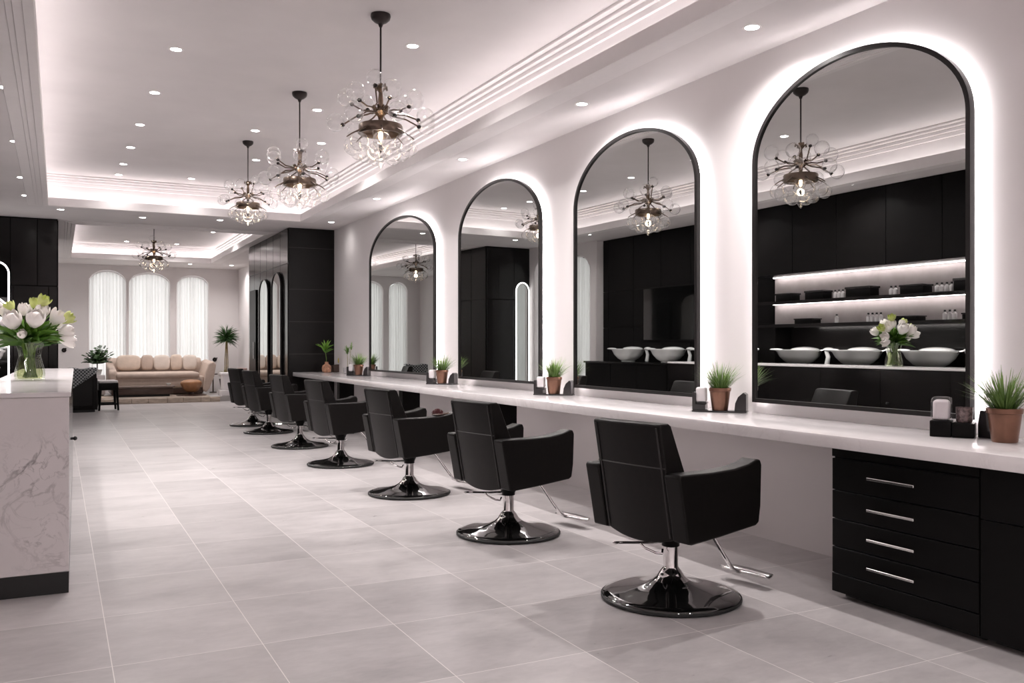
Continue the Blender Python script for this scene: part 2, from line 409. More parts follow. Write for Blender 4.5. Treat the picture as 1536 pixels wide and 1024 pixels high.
# ceiling: soffit with two trays
T1 = (-0.10, 2.62, -1.3, 10.72); T2 = (0.19, 2.50, 12.25, 16.95)
xl, xr, yb, yf = -1.75 * H, 3.4 * H, -2.1 * H, 18.75 * H
s = MB(); zs = ZS * H; th = 0.05 * H
def slab(x0, x1, y0, y1): s.box(x0, x1, y0, y1, zs, zs + th)
a = [v * H for v in T1]; b = [v * H for v in T2]
slab(xl, xr, yb, a[2]); slab(xl, a[0], a[2], a[3]); slab(a[1], xr, a[2], a[3]); slab(xl, xr, a[3], b[2])
slab(xl, b[0], b[2], b[3]); slab(b[1], xr, b[2], b[3]); slab(xl, xr, b[3], yf)
struct('ceiling', s, M_CEIL, smooth=0)
def tray(i, T, zu, rec=0.17, lip=0.19):
    x0, x1, y0, y1 = [v * H for v in T]; r = rec * H; zt = zu * H; zb = zs + th
    t = MB()
    t.box(x0 - r - .1, x1 + r + .1, y0 - r - .1, y1 + r + .1, zt, zt + 0.08)
    for bx_ in ((x0 - r - .08, x0 - r, y0 - r, y1 + r), (x1 + r, x1 + r + .08, y0 - r, y1 + r), (x0 - r, x1 + r, y0 - r - .08, y0 - r), (x0 - r, x1 + r, y1 + r, y1 + r + .08)):
        t.box(*bx_, zb, zt)
    struct('ceiling_tray' if i == 1 else 'ceiling_tray_lounge', t, M_CEIL, smooth=0)
    # mouldings: crown along the top of the cove wall and stepped bands round the lip
    m = MB()
    def band(o0, o1, z0, z1):
        """rectangular band between outward offsets o0<o1 (negative is inside the opening)"""
        X0, X1, Y0, Y1 = x0 - o1, x1 + o1, y0 - o1, y1 + o1; x_0, x_1, y_0, y_1 = x0 - o0, x1 + o0, y0 - o0, y1 + o0
        P_ = lambda u, d, z: (u, z, d)
        ring(m, [(X0, Y0), (X0, Y1), (X1, Y1), (X1, Y0)], [(x_0, y_0), (x_0, y_1), (x_1, y_1), (x_1, y_0)], z0, z1, P_)
    band(r - 0.025, r + 0.001, zt - 0.13, zt - 0.085); band(r - 0.05, r + 0.001, zt - 0.085, zt - 0.05); band(r - 0.085, r + 0.001, zt - 0.05, zt - 0.022); band(r - 0.13, r + 0.001, zt - 0.022, zt + 0.001)
    struct('trim_%d' % (2 * i), m, M_TRIM, smooth=0, bevel=0.006)
    m = MB(); L = lip * H
    band(-0.008, 0.05, zs - 0.030, zs + th + 0.02); band(0.04, 0.10, zs - 0.022, zs + .002); band(0.09, 0.135, zs - 0.014, zs + .002); band(0.13, L, zs - 0.007, zs + .002)
    struct('trim_%d' % (2 * i + 1), m, M_TRIM, smooth=0, bevel=0.004)
    led = MB(); band_m = m
    m2 = led
    X0, X1, Y0, Y1 = x0 - r * .62, x1 + r * .62, y0 - r * .62, y1 + r * .62; k = 0.03
    ring(led, [(X0, Y0), (X0, Y1), (X1, Y1), (X1, Y0)], [(X0 + k, Y0 + k), (X0 + k, Y1 - k), (X1 - k, Y1 - k), (X1 - k, Y0 + k)], zb + 0.001, zb + 0.011, lambda u, d, z: (u, z, d))
    o = led.build('light_strip', M_LED, None, 0)
    tag(o, 'hidden strip of cove light round the %s' % ('main tray ceiling over the salon' if i == 1 else 'small tray ceiling over the lounge'), 'light strip')
tray(1, T1, ZU); tray(2, T2, 2.76)

# black clad box on the right and tall black cabinet on the left
bx0, by0, by1 = 2.65, 11.5, 14.14
pb = MB().box(bx0 * H, XR * H - .001, by0 * H, by1 * H, 0, zs - .001)
struct('wall_partition', pb, M_BLACKWALL, smooth=0)
sm = MB()
for z in (0.88, 1.30, 1.72, 2.26): sm.box(bx0 * H + .004, XR * H - .01, by0 * H - .0035, by0 * H, z * H - .0025, z * H + .0025)
struct('trim_6', sm, mat('shadow_gap', (0.045, 0.042, 0.042), 0.5), smooth=0)
gp = MB()
for k in range(6):
    y0 = by0 + .02 + k * .435
    for z0, z1 in ((0.02, 2.05), (2.06, 2.5)): gp.box(bx0 * H - .012, bx0 * H, y0 * H, (y0 + .425) * H, z0 * H, z1 * H, .002, 1)
struct('trim_7', gp, M_BLACKGLOSS, smooth=0)

def arched_mirror(label, P0, P1, z0, spring, top, fw, standoff, group, led=True, loc_thick=0.035, glassm=None, tau=0.0):
    """P0 near end, P1 far end of the mirror's foot line (plan points); glass faces left of P0->P1"""
    p0, p1 = Vector(P0), Vector(P1); d = (p1 - p0); L = d.length; d.normalize(); nrm = Vector((-d.y, d.x))
    ang = math.atan2(d.y, d.x)
    t = thing('arched_mirror', label, 'mirror', (p0.x, p0.y, z0), ang, group)
    P = lambda u, dep, z: (u, dep, z)                       # local: x along wall, y toward the room (dep positive), z up
    ol = arch_pts(L / 2, L / 2, 0, spring - z0, top - z0, 40); il = offset(ol, fw)
    ring(MB(), ol, il, -loc_thick, 0.0, P).build('frame', M_FRAME, t)
    g = MB(); g.verts_faces([P(u, -0.012, z) for u, z in il], [tuple(range(len(il)))[::-1]]); g.build('glass', glassm or M_MIRROR, t, 0)
    bk = MB(); ring_in = offset(ol, 0.004); bk.verts_faces([P(u, -loc_thick + .002, z) for u, z in ring_in], [tuple(range(len(ring_in)))]); bk.build('back_panel', M_FRAME, t, 0)
    if led:
        a_, b_ = offset(ol, 0.012), offset(ol, 0.03)
        Q = lambda u, dep, z: (u, dep - u * math.sin(tau) * .98, z)     # the strip keeps its distance from the wall
        ring(MB(), a_, b_, -loc_thick - .012, -loc_thick - .004, Q, True).build('light_strip', M_LEDM, t, 0)
    return t
XW = XR * H
MIR = [(1128, 1455, 2.335, 2.42, 2.0, 0.0, 'nearest and largest black-framed arched mirror, glowing edge, above the drawer unit'),
       (860, 1045, 2.335, 2.42, 2.0, 0.9, 'second black-framed arched mirror from the camera with glowing edge'),
       (687, 809.5, 2.335, 2.42, 2.0, 2.5, 'third black-framed arched mirror from the camera with glowing edge'),
       (553.5, 651, 2.335, 2.42, 2.0, 1.9, 'farthest black-framed arched mirror on the white wall, beside the black partition')]
for pl, pr, top, _, spr, tau, lab in MIR:
    xn = XW - 0.075; yn = on_x(pr, xn); t_ = math.radians(tau); r_ = ratio(pl)
    k = (r_ * xn - yn) / (math.cos(t_) + r_ * math.sin(t_))
    P1 = (xn - k * math.sin(t_), yn + k * math.cos(t_))
    arched_mirror(lab, (xn, yn), P1, 0.705 * H, 1.925 * H, top * H, 0.024, 0.05, 'arched mirrors over the styling counter', tau=t_)
for (ya, yb_, tp, lab) in ((11.80, 12.37, 1.98, 'narrow arched mirror on the black partition side, nearer of the two'), (12.60, 13.22, 1.94, 'narrow arched mirror on the black partition side, farther of the two')):
    arched_mirror(lab, ((bx0 * H - .05), ya * H), ((bx0 * H - .05), yb_ * H), 0.30 * H, (tp - .22) * H, tp * H, 0.018, .05, 'arched mirrors on the black partition', led=False, loc_thick=.03)
# door recess beyond them
dr = MB().box(bx0 * H - .035, bx0 * H - .013, 13.50 * H, 13.95 * H, .002, 1.82 * H)
d_ = struct('door_1', dr, M_BLACKLAC, smooth=0)
MB().tube([(bx0 * H - .05, 13.58 * H, .95), (bx0 * H - .05, 13.58 * H, 1.25)], .01).build('door_handle', M_STEEL, d_)

# tall black cabinet closing the wash area (left)
tcab = thing('tall_cabinet', 'tall black panelled cabinet reaching the ceiling behind the flower vase', 'cabinet', (0, 12 * H, 0))
MB().box(-1.58 * H, -0.005, 0.02, 2.3 * H, 0.0, zs - .002).build('carcass', M_BLACKLAC, tcab, 0)
for z0, z1, cuts in ((0.03, 1.70, (-1.57, -1.2, -.90, -.47, -.10, -.006)), (1.71, 2.50, (-1.57, -1.2, -.90, -.5, -.22, -.006))):
    for u, v in zip(cuts, cuts[1:]):
        MB().box(u * H + .003, v * H - .003, 0.0, 0.022, z0 * H, z1 * H, .003, 1).build('door', M_BLACKGLOSS, tcab, 0)
for k in range(5):
    for z0, z1 in ((.03, 1.7), (1.71, 2.5)):
        MB().box(-.006, .004, (.03 + k * .45) * H, (.47 + k * .45) * H, z0 * H, z1 * H, .002, 1).build('side_panel', M_BLACKWALL, tcab, 0)
lm = arched_mirror('slim arched mirror with lit edge on the tall black cabinet, cut by the picture edge', (-0.505 * H, 12 * H - .03), (-0.765 * H, 12 * H - .03), 0.2 * H, 1.83 * H, 1.98 * H, 0.03, .03, None, led=False, loc_thick=.028)
ol = arch_pts(.26 * H / 2, .26 * H / 2, 0, 1.63 * H, 1.78 * H, 40)
ring(MB(), offset(ol, 0.002), offset(ol, 0.022), 0.0, 0.008, lambda u, d, z: (u, d, z)).build('light_strip', emit('led_edge', (1, .95, .94), 5.0), lm, 0)

# ---------------------------------------------------------------- styling counter and drawer unit
ZC = 0.646 * H
ct = tag(thing('styling_counter', 'long white marble styling counter running under the arched mirrors', 'counter', (0, 0, 0)), 'long white marble styling counter running under the arched mirrors', 'counter')
MB().box(2.70 * H, XR * H - .001, -0.6 * H, 11.49 * H, 0.594 * H, ZC, .006, 2).build('worktop', M_MARBLE_C, ct, 40)
for y in (5.72, 7.66, 9.7):
    MB().box(2.80 * H, 2.97 * H, y * H, (y + .10) * H, 0.0, 0.594 * H, .004, 1).build('leg', M_BLACKLAC, ct, 40)
def cabinet(name, label, y0, y1, drawers):
    X = 2.74 * H
    t = thing(name, label, 'cabinet', (X, y0 * H, 0))
    w = (y1 - y0) * H; d = (XR - 2.74) * H - .002
    MB().box(0.02, d, 0.001, w - .001, 0.03 * H, 0.593 * H).build('carcass', M_BLACKLAC, t, 0)
    MB().box(0.07, d, 0.02, w - .02, 0.0, 0.03 * H).build('plinth', M_RUBBER, t, 0)
    if drawers:
        MB().box(0, .021, .001, w - .001, 0.559 * H, 0.593 * H, .001, 1).build('top_rail', M_BLACKLAC, t, 0)
        cuts = [0.5535, 0.4265, 0.3145, 0.2035, 0.0985]
        for a_, b_ in zip(cuts, cuts[1:]):
            dd = MB().box(0, .02, .003, w - .003, b_ * H + .0025, a_ * H - .0025, .0015, 1).build('drawer', M_BLACKLAC, t, 0)
            zc = (a_ + b_) / 2 * H + .006; yc = w * .53; L = .125
            hd = MB().box(-.038, -.027, yc - L, yc + L, zc - .006, zc + .006, .002, 1)
            for sg in (-1, 1): hd.box(-.03, .004, yc + sg * (L - .02) - .005, yc + sg * (L - .02) + .005, zc - .005, zc + .005)
            hd.build('handle', M_STEEL, dd)
        MB().box(0, .02, .001, w - .001, 0.025 * H, 0.097 * H, .0015, 1).build('bottom_panel', M_BLACKLAC, t, 0)
    else:
        MB().box(0, .02, .002, w - .002, 0.42 * H, 0.592 * H, .0015, 1).build('upper_panel', M_BLACKLAC, t, 0)
        MB().box(0, .02, .002, w - .002, 0.025 * H, 0.417 * H, .0015, 1).build('door', M_BLACKLAC, t, 0)
    return t
cabinet('drawer_unit', 'black four-drawer unit with slim steel bar handles under the counter end', 1.925, 2.56, True)
cabinet('base_cabinet', 'plain black cabinet beside the drawer unit, cut by the right picture edge', 1.20, 1.923, False)

# ---------------------------------------------------------------- styling chairs
def make_chair():
    t = thing('styling_chair', '', 'chair')
    prof = [(0, .004), (.318, .004), (.325, .010), (.325, .018), (.318, .026), (.285, .032), (.23, .040), (.17, .052), (.12, .066), (.088, .083), (.066, .100), (.056, .116), (.054, .12)]
    b = MB().lathe(prof[:2] + prof[2:], 56).build('base', M_BASE, t, 50)
    MB().lathe([(.326, .004), (.331, .008), (.331, .016), (.326, .02)], 56).build('base_rim', M_RUBBER, b)
    MB().lathe([(.085, .0865), (.066, .103), (.057, .118), (.050, .13), (.036, .146), (.0345, .152), (.0345, .255), (0, .255)], 28).build('column', M_CHROME, t)
    MB().lathe([(.036, .245), (.042, .248), (.042, .262), (.06, .30), (.075, .32), (.075, .348), (0, .348)], 24).build('pump_housing', M_BLACKLAC, t)
    lv = MB().tube([(-.03, .02, .265), (-.10, .06, .263), (-.235, .125, .270)], .0065)
    lv.tube([(-.13, .072, .262), (-.125, .05, .245), (-.10, .0, .226), (-.075, -.015, .222), (-.055, .0, .236)], .0055)
    lv.ellip((-.235, .125, .270), .022, .014, .006)
    lv.build('pump_lever', M_CHROME, t)
    fr = MB().tube([(.16, -.05, .35), (.22, -.05, .30), (.33, -.05, .16), (.385, -.05, .095), (.43, -.05, .068), (.48, -.05, .060)], .0095, 10).build('footrest', M_CHROME, t)
    pl = MB()
    rows = []
    for i in range(9):
        u = -.15 + .28 * i / 8; w = .045 - .012 * abs(i - 4) / 4
        rows.append([(.435 + .42 * 0 + v * w + .05, -.05 + u, .050 + .016 * (abs(v) ** 2) - .0) for v in (-1, -.6, 0, .6, 1)])
    pl.strip(rows)
    p_ = pl.build('foot_plate', M_STEEL, fr, 60); so = p_.modifiers.new('solid', 'SOLIDIFY'); so.thickness = .008
    # backrest: wedge section swept across the width with a rounded underside
    ny = 12; hw = .215; rows = []
    secs = [(-.300, .842), (-.292, .853), (-.245, .853), (-.228, .842), (-.185, .74), (-.125, .60), (-.08, .50), (-.08, .335), (-.205, .335), (-.228, .45), (-.262, .64)]
    for i in range(ny + 1):
        y = -hw + 2 * hw * i / ny; q = 1 - (y / hw) ** 2; r = []
        for j, (x_, z_) in enumerate(secs):
            zz = z_ - (.035 * q if z_ < .34 else 0); xx = x_ - (.012 * q if j in (0, 1, 8, 9, 10) else 0) + (-.012 * q if 3 <= j <= 6 else 0)
            r.append((xx, y, zz))
        rows.append(r + [r[0]])
    bk = MB(); bk.strip(rows); bmesh.ops.remove_doubles(bk.bm, verts=bk.bm.verts, dist=1e-5)
    for rr in (rows[0], rows[-1]): bk.verts_faces(rr[:-1], [tuple(range(len(secs)))])
    bmesh.ops.remove_doubles(bk.bm, verts=bk.bm.verts, dist=1e-5)
    bo = bk.build('backrest', M_LEATHER, t, 30, bevel=.012)
    sm_ = MB(); mid = []
    for i in range(ny + 1):
        y = -hw * .985 + 2 * hw * .985 * i / ny; q = 1 - (y / hw) ** 2
        mid.append((-.2645 - .012 * q, y, .655))
    sm_.tube(mid, .0035, 6)
    for sg in (-1, 1):
        sm_.tube([(-.303, sg * (hw - .022), .835), (-.266, sg * (hw - .022), .64), (-.232, sg * (hw - .022), .45), (-.212, sg * (hw - .022), .34)], .0042, 6)
    sm_.build('piping', M_PIPING, bo)
    for sg in (-1, 1):
        pr = [(-.272, .625), (-.262, .637), (-.05, .632), (.10, .636), (.20, .65), (.258, .668), (.282, .664), (.292, .64), (.285, .45), (.272, .372), (.25, .360), (.0, .338), (-.19, .326), (-.215, .332), (-.235, .44)]
        y0, y1 = (hw - .004, hw + .088) if sg > 0 else (-hw - .088, -hw + .004)
        MB().prism(pr, 'y', y0, y1).build('armrest', M_LEATHER, t, 40, bevel=.014)
    MB().box(-.14, .285, -hw + .003, hw - .003, .39, .50, .03, 3).build('seat', M_LEATHER, t, 40)
    MB().box(-.12, .26, -hw + .003, hw - .003, .348, .392, .008, 2).build('seat_pan', M_BLACKLAC, t, 40)
    return t
ch0 = make_chair()
CH = [(1006, 890), (762.5, 800), (614, 740), (511, 696.5), (450, 669.5), (403, 648.5), (379, 634)]
ROT = [10, 10, 9, 9, 8, 9, 12]
CL = ['nearest black leather salon chair, in front of the largest mirror', 'second black leather salon chair from the camera', 'third black leather salon chair from the camera, hairbrush on its arm',
      'fourth black leather salon chair from the camera', 'fifth black leather salon chair from the camera, partly behind the fourth', 'sixth black leather salon chair from the camera, beside the farthest one', 'farthest black leather salon chair, next to the black partition']
CHP = []
for i, (px, py) in enumerate(CH):
    x, y = plan(px, py, -1.0)
    x = min(max(x, 2.09), 2.16)
    y = x * ratio(px)
    o = ch0 if i == 0 else dup(ch0)
    o.location = (x * H, y * H, 0); o.rotation_euler.z = math.radians(ROT[i])
    tag(o, CL[i], 'chair', 'black salon chairs along the styling counter'); CHP.append((x * H, y * H, math.radians(ROT[i])))
# round hairbrush lying on the third chair's near arm
cx_, cy_, ca = CHP[2]
hb = thing('hairbrush', 'dark round-bristle hairbrush lying on the arm of the third chair', 'hairbrush', (cx_ + math.cos(ca) * .11 + math.sin(ca) * .255, cy_ + math.sin(ca) * .11 - math.cos(ca) * .255, .637), ca)
MB().ellip((0, 0, .012), .05, .035, .012).build('brush_head', M_DKWOOD, hb)
bb = MB()
for k in range(150):
    a_ = random.uniform(0, 2 * PI); r_ = math.sqrt(random.random()); u, v = r_ * math.cos(a_) * .045, r_ * math.sin(a_) * .03
    h_ = .045 * (1 - .6 * r_ ** 2)
    bb.tube([(u, v, .014), (u * 1.15, v * 1.15, .014 + h_)], .0012, 4)
bb.build('bristles', mat('burgundy_bristle', (.12, .03, .035), .5), hb)
MB().tube([(.045, 0, .012), (.15, 0, .012)], .009, 10, r2=.012).build('brush_handle', M_DKWOOD, hb)

# ---------------------------------------------------------------- plants
def blade(mb, base, d, L, w, bend, n=5, roll=0.0):
    """thin tapering curved blade"""
    d = Vector(d).normalized(); side = Vector((-d.y, d.x, 0))
    if side.length < 1e-3: side = Vector((1, 0, 0))
    side.normalize(); p = Vector(base); rows = []
    if roll: side = Matrix.Rotation(random.uniform(-roll, roll), 3, d) @ side
    out = Vector((d.x, d.y, 0)); out = out.normalized() if out.length > 1e-3 else Vector((1, 0, 0))
    for i in range(n + 1):
        f = i / n; ww = w * (1 - f) ** .7 * (0.6 + .4 * min(1, f * 4)) + .0003
        rows.append([tuple(p - side * ww), tuple(p + side * ww)])
        d = (d + (out * .8 - Vector((0, 0, 1))) * bend / n).normalized()
        p = p + d * L / n
    mb.strip(rows)
def grass(mb, r0, z0, N, L, spread, w=.0035, bend=.5):
    for k in range(N):
        a_ = random.uniform(0, 2 * PI); r_ = r0 * math.sqrt(random.random()); t_ = random.uniform(0.05, 1) * spread
        blade(mb, (r_ * math.cos(a_), r_ * math.sin(a_), z0), (math.sin(t_) * math.cos(a_), math.sin(t_) * math.sin(a_), math.cos(t_)), L * random.uniform(.6, 1.05), w * random.uniform(.7, 1.3), bend * random.uniform(.2, 1.4))
def make_pot():
    t = thing('potted_grass', '', 'plant')
    p = MB().lathe([(0, 0), (.044, 0), (.047, .004), (.060, .118), (.064, .12), (.066, .14), (.062, .142), (.056, .13), (.053, .118), (0, .118)], 32).build('pot', M_COPPER, t, 50)
    MB().lathe([(0, .1185), (.0525, .1185)], 20).build('soil', M_SOIL, p)
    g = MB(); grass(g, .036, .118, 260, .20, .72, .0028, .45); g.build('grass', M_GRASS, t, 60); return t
pot0 = make_pot()
def caddy(mirror=False):
    t = thing('organizer', '', 'organizer')                  # local x runs along the wall away from the camera, y toward the room
    MB().box(-.17, .17, -.05, .05, 0, .012, .004).build('tray', M_CLEARBLK, t)
    MB().prism([(.168, .012), (.168, .115), (.150, .128), (.118, .10), (.10, .06), (.095, .012)], 'y', -.045, .045).build('holder', M_CLEARBLK, t, 30, bevel=.004)
    MB().prism([(-.168, .012), (-.168, .125), (-.150, .125), (-.145, .05), (-.085, .05), (-.085, .012)], 'y', -.045, .045).build('holder', M_CLEARBLK, t, 30, bevel=.004)
    return t
cad0 = caddy()
bot0 = thing('tissue_box', '', 'tissue box')
MB().box(-.036, .036, -.034, .034, 0, .012, .003).build('base', M_CLEARBLK, bot0)
MB().box(-.033, .033, -.031, .031, .013, .105, .012, 3).build('cover', M_WHITE, bot0)
ST = [(2.11, 'nearest, at the right picture edge'), (3.76, 'between the first and second mirrors'), (5.50, 'between the second and third mirrors'), (7.56, 'between the third and fourth mirrors'), (10.14, 'beyond the farthest mirror')]
SC, CC, BC = ST, None, None
for i, (y, where) in enumerate(ST):
    xw = (3.07, 3.105, 3.105, 3.06, 3.06)[i] * H
    y = ratio((1507, 1080, 831, 663, 538)[i]) * xw / H
    o = pot0 if i == 0 else dup(pot0)
    o.location = (xw, y * H, ZC + (.0125 if i else 0)); o.rotation_euler.z = i * 1.3; o.scale = (1.06, 1.06, 1.0) if i else (1.12, 1.12, 1.05)
    tag(o, 'green grass in a copper pot on the counter, %s' % where, 'plant', 'copper pots of grass along the counter')
    if i == 0: continue
    c_ = cad0 if i == 1 else dup(cad0)
    c_.location = (xw, y * H, ZC); c_.rotation_euler.z = math.radians(-50)
    tag(c_, 'smoked black organizer tray behind the copper pot %s' % where, 'organizer', 'black organizers on the counter')
    b_ = bot0 if i == 1 else dup(bot0)
    b_.location = (xw - .115 * .643, y * H + .115 * .766, ZC + .0505); b_.rotation_euler.z = math.radians(-50)
    tag(b_, 'small white box in the black organizer %s' % where, 'box', 'white boxes in the organizers')
# nearest station: block holder with a tissue dispenser and cup, a second black holder, grass pot at the edge
hx, hy = 3.07 * H, 2.275 * H
hd = thing('organizer', 'matte black two-block desk organizer left of the nearest copper pot', 'organizer', (hx, hy, ZC), math.radians(-60))
MB().box(-.085, .005, -.05, .05, 0, .075, .005).build('block', M_BLACKLAC, hd)
MB().box(.008, .10, -.05, .05, 0, .068, .005).build('block', M_BLACKLAC, hd)
tb = thing('tissue_box', 'white tissue dispenser with clear cover standing in the nearest black organizer', 'tissue box', (hx, hy, ZC + .0755), math.radians(-60))
MB().box(-.075, -.005, -.035, .035, 0, .095, .018, 4).build('dispenser', M_WHITE, tb)
MB().box(-.082, .002, -.044, .044, 0, .108, .016, 4).build('cover', thin_glass('clear_acrylic', (.96, .94, .95), .5, .05), tb)
cu = thing('cup', 'dark marbled cup standing on the nearest black organizer', 'cup', (hx + math.cos(math.radians(-60)) * .055, hy + math.sin(math.radians(-60)) * .055, ZC + .0685), 0)
MB().lathe([(0, 0), (.030, 0), (.034, .006), (.037, .07), (.034, .07), (.031, .01), (0, .008)], 28).build('body', mat('marbled_glaze', (.14, .10, .10), .12, var=.8, scale=60), cu)
h2 = thing('organizer', 'dark sloped card holder just behind the nearest copper pot', 'organizer', (3.155 * H, 2.165 * H, ZC), math.radians(-90))
MB().prism([(-.05, 0), (.05, 0), (.05, .03), (-.0, .035), (-.012, .125), (-.04, .125), (-.05, .06)], 'y', -.03, .03).build('holder', M_CLEARBLK, h2, 30, bevel=.004)

# far end of the counter
fx = lambda px, y: y / ratio(px)
v1 = thing('vase', 'round terracotta glass vase at the far end of the counter', 'vase', (fx(490, 11.2) * H, 11.2 * H, ZC))
MB().lathe([(0, 0), (.055, 0), (.068, .02), (.074, .07), (.062, .11), (.03, .13), (.026, .16), (.031, .165), (.024, .16), (.026, .135), (.05, .10), (0, .02)], 28).build('body', mat('terracotta_glass', (.42, .22, .14), .2, var=.5, scale=25), v1)
v1p = thing('leafy_cutting', 'bright green leafy cutting standing in the round terracotta vase', 'plant', (fx(490, 11.2) * H, 11.2 * H, ZC + .024))
MB().tube([(0, 0, 0), (-.006, 0, .2), (-.02, 0, .3)], .006, 8).tube([(-.018, 0, .29), (-.07, 0, .35), (-.13, 0, .41)], .004, 6).build('stem', M_STEM, v1p)
lf = MB()
for k in range(26):
    a_ = random.uniform(0, 2 * PI); t_ = random.uniform(.1, 1.0)
    blade(lf, (-.02, 0, .29 + random.uniform(-.01, .05)), (math.sin(t_) * math.cos(a_) * .9 + .15, math.sin(t_) * math.sin(a_), math.cos(t_)), random.uniform(.10, .19), .026, .35, 5, 1.3)
for k in range(6):
    a_ = random.uniform(0, 2 * PI); blade(lf, (-.12, 0, .40), (math.cos(a_), math.sin(a_), .6), .05, .014, .3)
lf.build('leaves', M_BRIGHTLEAF, v1p, 60)
bk_ = thing('basket', 'small dark brown basket against the black partition on the counter', 'basket', (fx(507, 11.36) * H - .01, 11.33 * H, ZC))
MB().prism([(-.09, 0), (.09, 0), (.10, .10), (.06, .13), (-.05, .115), (-.10, .10)], 'y', -.07, .07).build('body', M_DKWOOD, bk_, 30, bevel=.012)
yb2 = thing('yellow_flower', 'single yellow flower standing behind the small brown basket', 'flower', (fx(512, 11.2) * H, 11.3 * H, ZC))
MB().tube([(0, 0, 0), (0, 0, .14)], .004, 6).build('stem', M_STEM, yb2)
MB().ellip((0, 0, .18), .022, .022, .05).build('bloom', mat('yellow_bloom', (.65, .52, .10), .5, var=.2), yb2)
gp2 = thing('potted_plant', 'thin tall feathery plant in a pale grey pot beside the wall', 'plant', (fx(521, 10.5) * H, 10.5 * H, ZC))
MB().lathe([(0, 0), (.05, 0), (.06, .012), (.062, .09), (.056, .09), (.052, .02), (0, .02)], 28).build('pot', mat('grey_pot', (.42, .40, .41), .25, var=.2), gp2)
st_ = MB(); st_.tube([(0, 0, .02), (.005, 0, .2), (-.005, 0, .34)], .004, 6); st_.tube([(.02, -.02, .02), (.03, -.05, .3), (.03, -.09, .42)], .003, 6); st_.build('stem', M_STRAW, gp2)
lf = MB()
for k in range(70):
    a_ = random.uniform(0, 2 * PI); t_ = random.uniform(.1, 1.5)
    blade(lf, (0, 0, .31 + random.uniform(-.03, .05)), (math.sin(t_) * math.cos(a_), math.sin(t_) * math.sin(a_), math.cos(t_)), random.uniform(.05, .12), .006, .5)
for k in range(22):
    a_ = random.uniform(0, 2 * PI); t_ = random.uniform(.1, 1.2)
    blade(lf, (.03, -.09, .40 + random.uniform(-.05, .02)), (math.sin(t_) * math.cos(a_), math.sin(t_) * math.sin(a_), math.cos(t_)), random.uniform(.04, .08), .005, .4)
lf.build('leaves', M_BRIGHTLEAF, gp2, 60)

# ---------------------------------------------------------------- reception desk with flowers
dk = thing('reception_desk', 'white veined marble reception desk with black kickboard at the left edge', 'desk', (.040 * H, 4.0 * H, 0), math.radians(-0.95))
DW, DL, ZD = .36 * H, 4.05 * H, .81 * H
MB().box(-DW, 0, 0, .045, .086 * H, ZD - .024, .003, 1).build('end_panel', M_MARBLE_D, dk, 0)
MB().box(-DW - .005, .008, -.008, DL, ZD - .023, ZD, .003, 1).build('top', M_MARBLE_C, dk, 0)
MB().box(-DW + .01, -.012, .0455, DL - .01, .086 * H, ZD - .0235).build('body', M_BLACKGLOSS, dk, 0)
for k in range(6):
    y0 = .05 + k * (DL - .06) / 6; y1 = .05 + (k + 1) * (DL - .06) / 6
    dr_ = MB().box(-.0125, .0, y0 + .003, y1 - .003, .09 * H, ZD - .03, .002, 1).build('door', M_BLACKGLOSS, dk, 0)
    if k == 1: MB().tube([(.0, y1 - .10, .60), (.02, y1 - .10, .60)], .009, 10).ellip((.024, y1 - .10, .60), .013, .013, .013).build('knob', M_RUBBER, dr_)
MB().box(-DW + .002, -.002, .002, DL - .01, 0.001, .085 * H).build('kickboard', M_RUBBER, dk, 0)
vx, vy = -.134 * H, 5.4 * H
vz = thing('vase', 'clear glass waisted vase of water on the marble reception desk', 'vase', (vx, vy, ZD), 0)
vp = [(0, .004), (.070, .002), (.078, .008), (.082, .03), (.080, .06), (.066, .12), (.058, .155), (.064, .20), (.082, .245)]
vp = [(a * 1.08, b) for a, b in vp]
MB().lathe(vp, 40).build('glass_body', M_VASE, vz, 60)
MB().lathe([(0, .012), (.068, .012), (.074, .03), (.073, .06), (.060, .12), (.054, .15), (0, .15)], 40).build('water', M_WATER, vz, 60)
fl = [(-.105, .0, .405), (-.03, -.05, .42), (-.09, -.09, .385)]
def petal(mb, c, ang, r, h, open_=.25, w=1.0):
    rows = []
    for i in range(8):
        f = i / 7; row = []
        for j in range(7):
            g = (j / 6 - .5) * 2
            wd = w * math.sin(PI * (0.08 + .84 * f) ** .8) ** .8 * 1.05
            aa = ang + g * wd * .85
            rr = r * (math.sin(PI * min(1, .10 + f * .62)) ** .8) * (1 + open_ * f * f) * (1 - .08 * g * g)
            row.append((c[0] + rr * math.cos(aa), c[1] + rr * math.sin(aa), c[2] + h * (f - .06 * g * g * f)))
        rows.append(row)
    mb.strip(rows)
def flower(label, pos, r, h, m, kind='rose', tilt=(0, 0), grp='white flowers in the glass vase'):
    t = thing('flower', label, 'flower', (vx, vy, ZD), 0, grp)
    px_, py_, pz_ = pos
    k = .35 if abs(px_) > .12 else .28
    MB().tube([(random.uniform(-.03, .03) - px_ * .15, random.uniform(-.02, .02) - py_ * .15, .02), (px_ * .04, py_ * .04, .16), (px_ * .35, py_ * .35, .26), (px_ * .9, py_ * .9, pz_ - .02), (px_, py_, pz_ + .005)], .0045, 6).build('stem', M_STEM, t)
    mb = MB()
    for k in range(5): petal(mb, (0, 0, 0), k * 2 * PI / 5, r, h, .0 if kind == 'rose' else .5, 1.0)
    for k in range(4): petal(mb, (0, 0, .006), k * PI / 2 + .4, r * .75, h * 1.0, -.1, 1.0)
    if kind == 'rose': mb.ellip((0, 0, h * .5), r * .72, r * .72, h * .44)
    mb.xform(Matrix.Rotation(tilt[0], 4, 'X') @ Matrix.Rotation(tilt[1], 4, 'Y'))
    mb.xform(Matrix.Translation(pos)); mb.build('bloom', m, t, 70)
    return t
Rr = 'rose'
